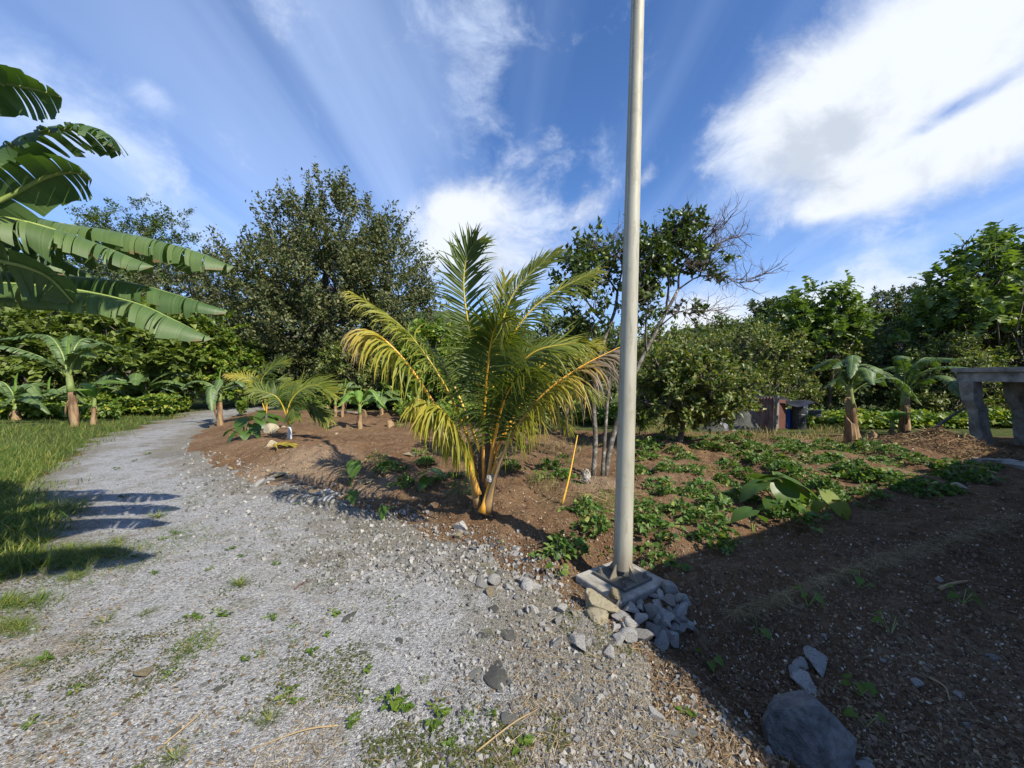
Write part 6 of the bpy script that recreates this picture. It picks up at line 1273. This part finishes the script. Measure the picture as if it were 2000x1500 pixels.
# gravel: loose crushed stones on the path, thickest along its right edge
b = MB()
def gravel(n, box, seed, f, lo, hi, tpl=CUBE8):
    p, r = scatter(n, *box, seed, f); m = len(p); s = lo*(hi/lo)**(r.random(m)**3.6); p[:, 2] = ztop(p[:, 0], p[:, 1])+s*.12
    b.inst(tpl, randR(m, r), p, s[:, None]*np.array([1, .8, .62])[None]*(.8+.4*r.random((m, 3))))
edge = lambda x, y: ss(-1.5, -.25, onpath(x, y))*ss(.40, .05, onpath(x, y))
onp = lambda x, y: (onpath(x, y) < .1)*.6*(.35+.65*ss(-.15, .25, fbm(x, y, 1.1, 21)))*(y < 12)
gravel(30000, (-20, 1460, 930, 1520), 620, lambda x, y: edge(x, y)*(lxf(x, y) > 1.2), .006, .030)
gravel(24000, (-20, 1460, 900, 1520), 621, onp, .005, .016)
gravel(5000, (350, 1100, 860, 1150), 622, lambda x, y: edge(x, y)*(lxf(x, y) > 1.5), .02, .05)
tag(b.build('gravel', M['gravel'], None), 'loose crushed grey gravel over the path', 'gravel', kind='stuff')
# soil clods and pale chips
b = MB(); soilf = lambda x, y: (onpath(x, y) > -.05)*(1-grassy(x, y))*(y < 13)
p, r = scatter(30000, 350, 2020, 850, 1520, 623, soilf); m = len(p); s = .008*(3.6)**(r.random(m)**2.8); b.inst(CUBE8, randR(m, r), p, s[:, None]*(.7+.6*r.random((m, 3))))
tag(b.build('soil_clods', M['clod'], None), 'crumbled brown clods over the garden soil', 'soil', kind='stuff')
b = MB(); p, r = scatter(14000, 350, 2020, 850, 1520, 624, lambda x, y: soilf(x, y)*.8); m = len(p); s = .006*(3.2)**(r.random(m)**2.5); b.inst(CUBE8, randR(m, r), p+np.array([0, 0, .003]), s[:, None]*np.array([1.2, .8, .5])*(.7+.6*r.random((m, 3))))
tag(b.build('pale_chips', M['chips'], None), 'pale stone chips scattered over the soil', 'chips', kind='stuff')
# straw litter
b = MB()
def straw(p, r, lo, hi, lift=.006, wide=1.0):
    m = len(p); a = r.uniform(0, 6.28, m); L = r.uniform(lo, hi, m); p = p.copy(); p[:, 2] = ztop(p[:, 0], p[:, 1])+lift*(1+2*r.random(m))
    b.inst(STRAW, basis(np.stack([np.cos(a), np.sin(a), r.normal(size=m)*.12], 1), nrm(np.array([0, 0, 1.])+r.normal(size=(m, 3))*.3)), p, np.stack([.09*wide+0*L, L, L], 1))
straw(*scatter(12000, -20, 1460, 950, 1520, 630, lambda x, y: ss(-.05, .3, fbm(x, y, 1.7, 23)+.35*ss(-.9, 0, onpath(x, y)))*(onpath(x, y) < .2)*(lxf(x, y) > .3)), .03, .13)
straw(*scatter(7000, 380, 2020, 850, 1520, 631, lambda x, y: soilf(x, y)*.6), .02, .10)
straw(*scatter(4200, 1040, 1330, 840, 1000, 632, lambda x, y: soilf(x, y)*ss(-.1, .3, fbm(x, y, 1.2, 25))), .06, .22, .02)
straw(*scatter(2600, 1235, 1720, 820, 880, 633, lambda x, y: soilf(x, y)), .06, .25, .02)
r = np.random.default_rng(634); pts = np.array([(1430, 1205), (1520, 1172), (1600, 1140), (1690, 1108), (1760, 1088), (1840, 1062), (1910, 1040), (1990, 1018)], float)
k = r.integers(0, 7, 5000); q = r.random((5000, 1)); pp = pts[k]*(1-q)+pts[k+1]*q+r.normal(size=(5000, 2))*np.array([8, 5.5])*(.4+1.2*((pts[k]*(1-q)+pts[k+1]*q)[:, :1]-1430)/560); straw(gp(pp[:, 0], pp[:, 1], 8), r, .04, .16, .01, 1.1)
tag(b.build('straw', M['straw'], None), 'dry straw and stalk litter on the ground', 'straw', kind='stuff')
# heap of pulled roots
b = MB(); r = np.random.default_rng(640); hp = flat(1828, 885)
for _ in range(900):
    a = r.uniform(0, 6.28); q = r.random()**.6*.95; x, y = hp[0]+math.cos(a)*q*1.1, hp[1]+math.sin(a)*q; z = float(zg(x, y)); th = r.uniform(0, 6.28); L = r.uniform(.1, .4); d_ = np.array([math.cos(th), math.sin(th), r.normal()*.25])
    p0 = np.array([x, y, z+r.uniform(0, .06)]); b.tube([p0-d_*L/2, p0+r.normal(size=3)*.04, p0+d_*L/2+r.normal(size=3)*.03], [.004, .006, .002], 3, cap=False)
tag(b.build('root_heap', M['roots'], None), 'heap of pulled dry roots and straw left of the concrete frame', 'heap', kind='stuff')

# ------------------------------------------------------------------ labels of look-alikes: each told apart by what it lies near, then by its order there
ORD = ['first', 'second', 'third', 'fourth', 'fifth', 'sixth', 'seventh', 'eighth', 'ninth', 'tenth', 'eleventh', 'twelfth', 'thirteenth', 'fourteenth', 'fifteenth', 'sixteenth', 'seventeenth', 'eighteenth', 'nineteenth', 'twentieth', 'twenty-first', 'twenty-second', 'twenty-third', 'twenty-fourth', 'twenty-fifth', 'twenty-sixth']
MARK = [('the pole', g1(1217, 1140)), ('the coconut palm', g1(945, 990)), ('the big taro', g1(1520, 1000)), ('the boulder', g1(1600, 1450)), ('the half-dead citrus', g1(1172, 935)), ('the white-based palm', g1(566, 858)),
        ('the shed', g1(1490, 850)), ('the root heap', g1(1850, 880)), ('the shelter', g1(1930, 900)), ('the banana-leaf shadows', g1(250, 1010)), ('the bottom edge', g1(700, 1480)), ('the bottom left corner', g1(80, 1440)), ('the mid-path grass tuft', g1(470, 1150)),
        ('the upright shaded taro', g1(686, 950)), ('the low spreading citrus', g1(1328, 868)), ('the tall jagged stump', g1(1663, 868)), ('the straw line', g1(1700, 1110)), ('the thin-stemmed banana', g1(430, 831)), ('the sunlit plot corner', g1(1900, 960)), ('the lower pole stones', g1(1330, 1400)), ('the tan corner stone', g1(1120, 1210)), ('the mossy stone', g1(905, 1060)), ('the pale path bend', g1(430, 930)), ('the dark slab on the gravel', g1(975, 1320)), ('the gravel below the palm', g1(870, 1130))]
SHORT = {'sweet potato plants on mounds': 'sweet potato clump', 'tiny weeds in the gravel': 'tiny weed in the gravel', 'dark stones bedded in the gravel': 'dark flat stone bedded in gravel', 'loose stones along the gravel border': 'loose pale stone', 'stones on the shaded soil': 'pale stone on shaded soil',
         'weeds in the soil': 'low leafy weed', 'pale stones on the bare soil': 'pale stone on bare soil', 'stones heaped against the pad': 'grey stone heaped against the pad', 'stones in the small gravel-edge cluster': 'grey stone', 'small orange-tan stones': 'small orange-tan stone', 'small stones in the row behind the boulder': 'small pale stone',
         'tan stones below the root heap': 'tan stone below the root heap'}
groups = {}
for o in COL.objects:
    if o.parent is None and o.get('group') in SHORT: groups.setdefault((o['group'], o['label']), []).append(o)
def order(o): v = o.location; return math.atan2(v.x, v.y)
for (gname, _l), L in groups.items():
    if len(L) < 2: continue
    sets = {}
    if gname == 'stones heaped against the pad':
        L.sort(key=lambda o: -o.location.z+0.6*(2.5-o.location.y)); n_ = 8
        for i, o in enumerate(L): sets.setdefault(('the top', 'the second', 'the third', 'the fourth', 'the bottom')[min(i//n_, 4)]+' row of the pile', []).append(o)
    elif gname in ('stones in the small gravel-edge cluster', 'small stones in the row behind the boulder', 'tan stones below the root heap'):
        sets[{'stones in the small gravel-edge cluster': 'the small gravel-edge cluster', 'small stones in the row behind the boulder': 'the row behind the boulder', 'tan stones below the root heap': 'two'}[gname]] = list(L)
    else:
        for o in L:
            k = min(MARK, key=lambda m_: (o.location.x-m_[1][0])**2+(o.location.y-m_[1][1])**2)[0]; sets.setdefault(k, []).append(o)
    for where, q in sets.items():
        q.sort(key=order)
        for i, o in enumerate(q):
            near = 'nearest ' if where in [m_[0] for m_ in MARK] else 'in '
            if len(q) == 1: o['label'] = f"{SHORT[gname]}, the only one {near}{where}"
            else: o['label'] = f"{SHORT[gname]}, {ORD[min(i, 25)]} from left {near}{where}"
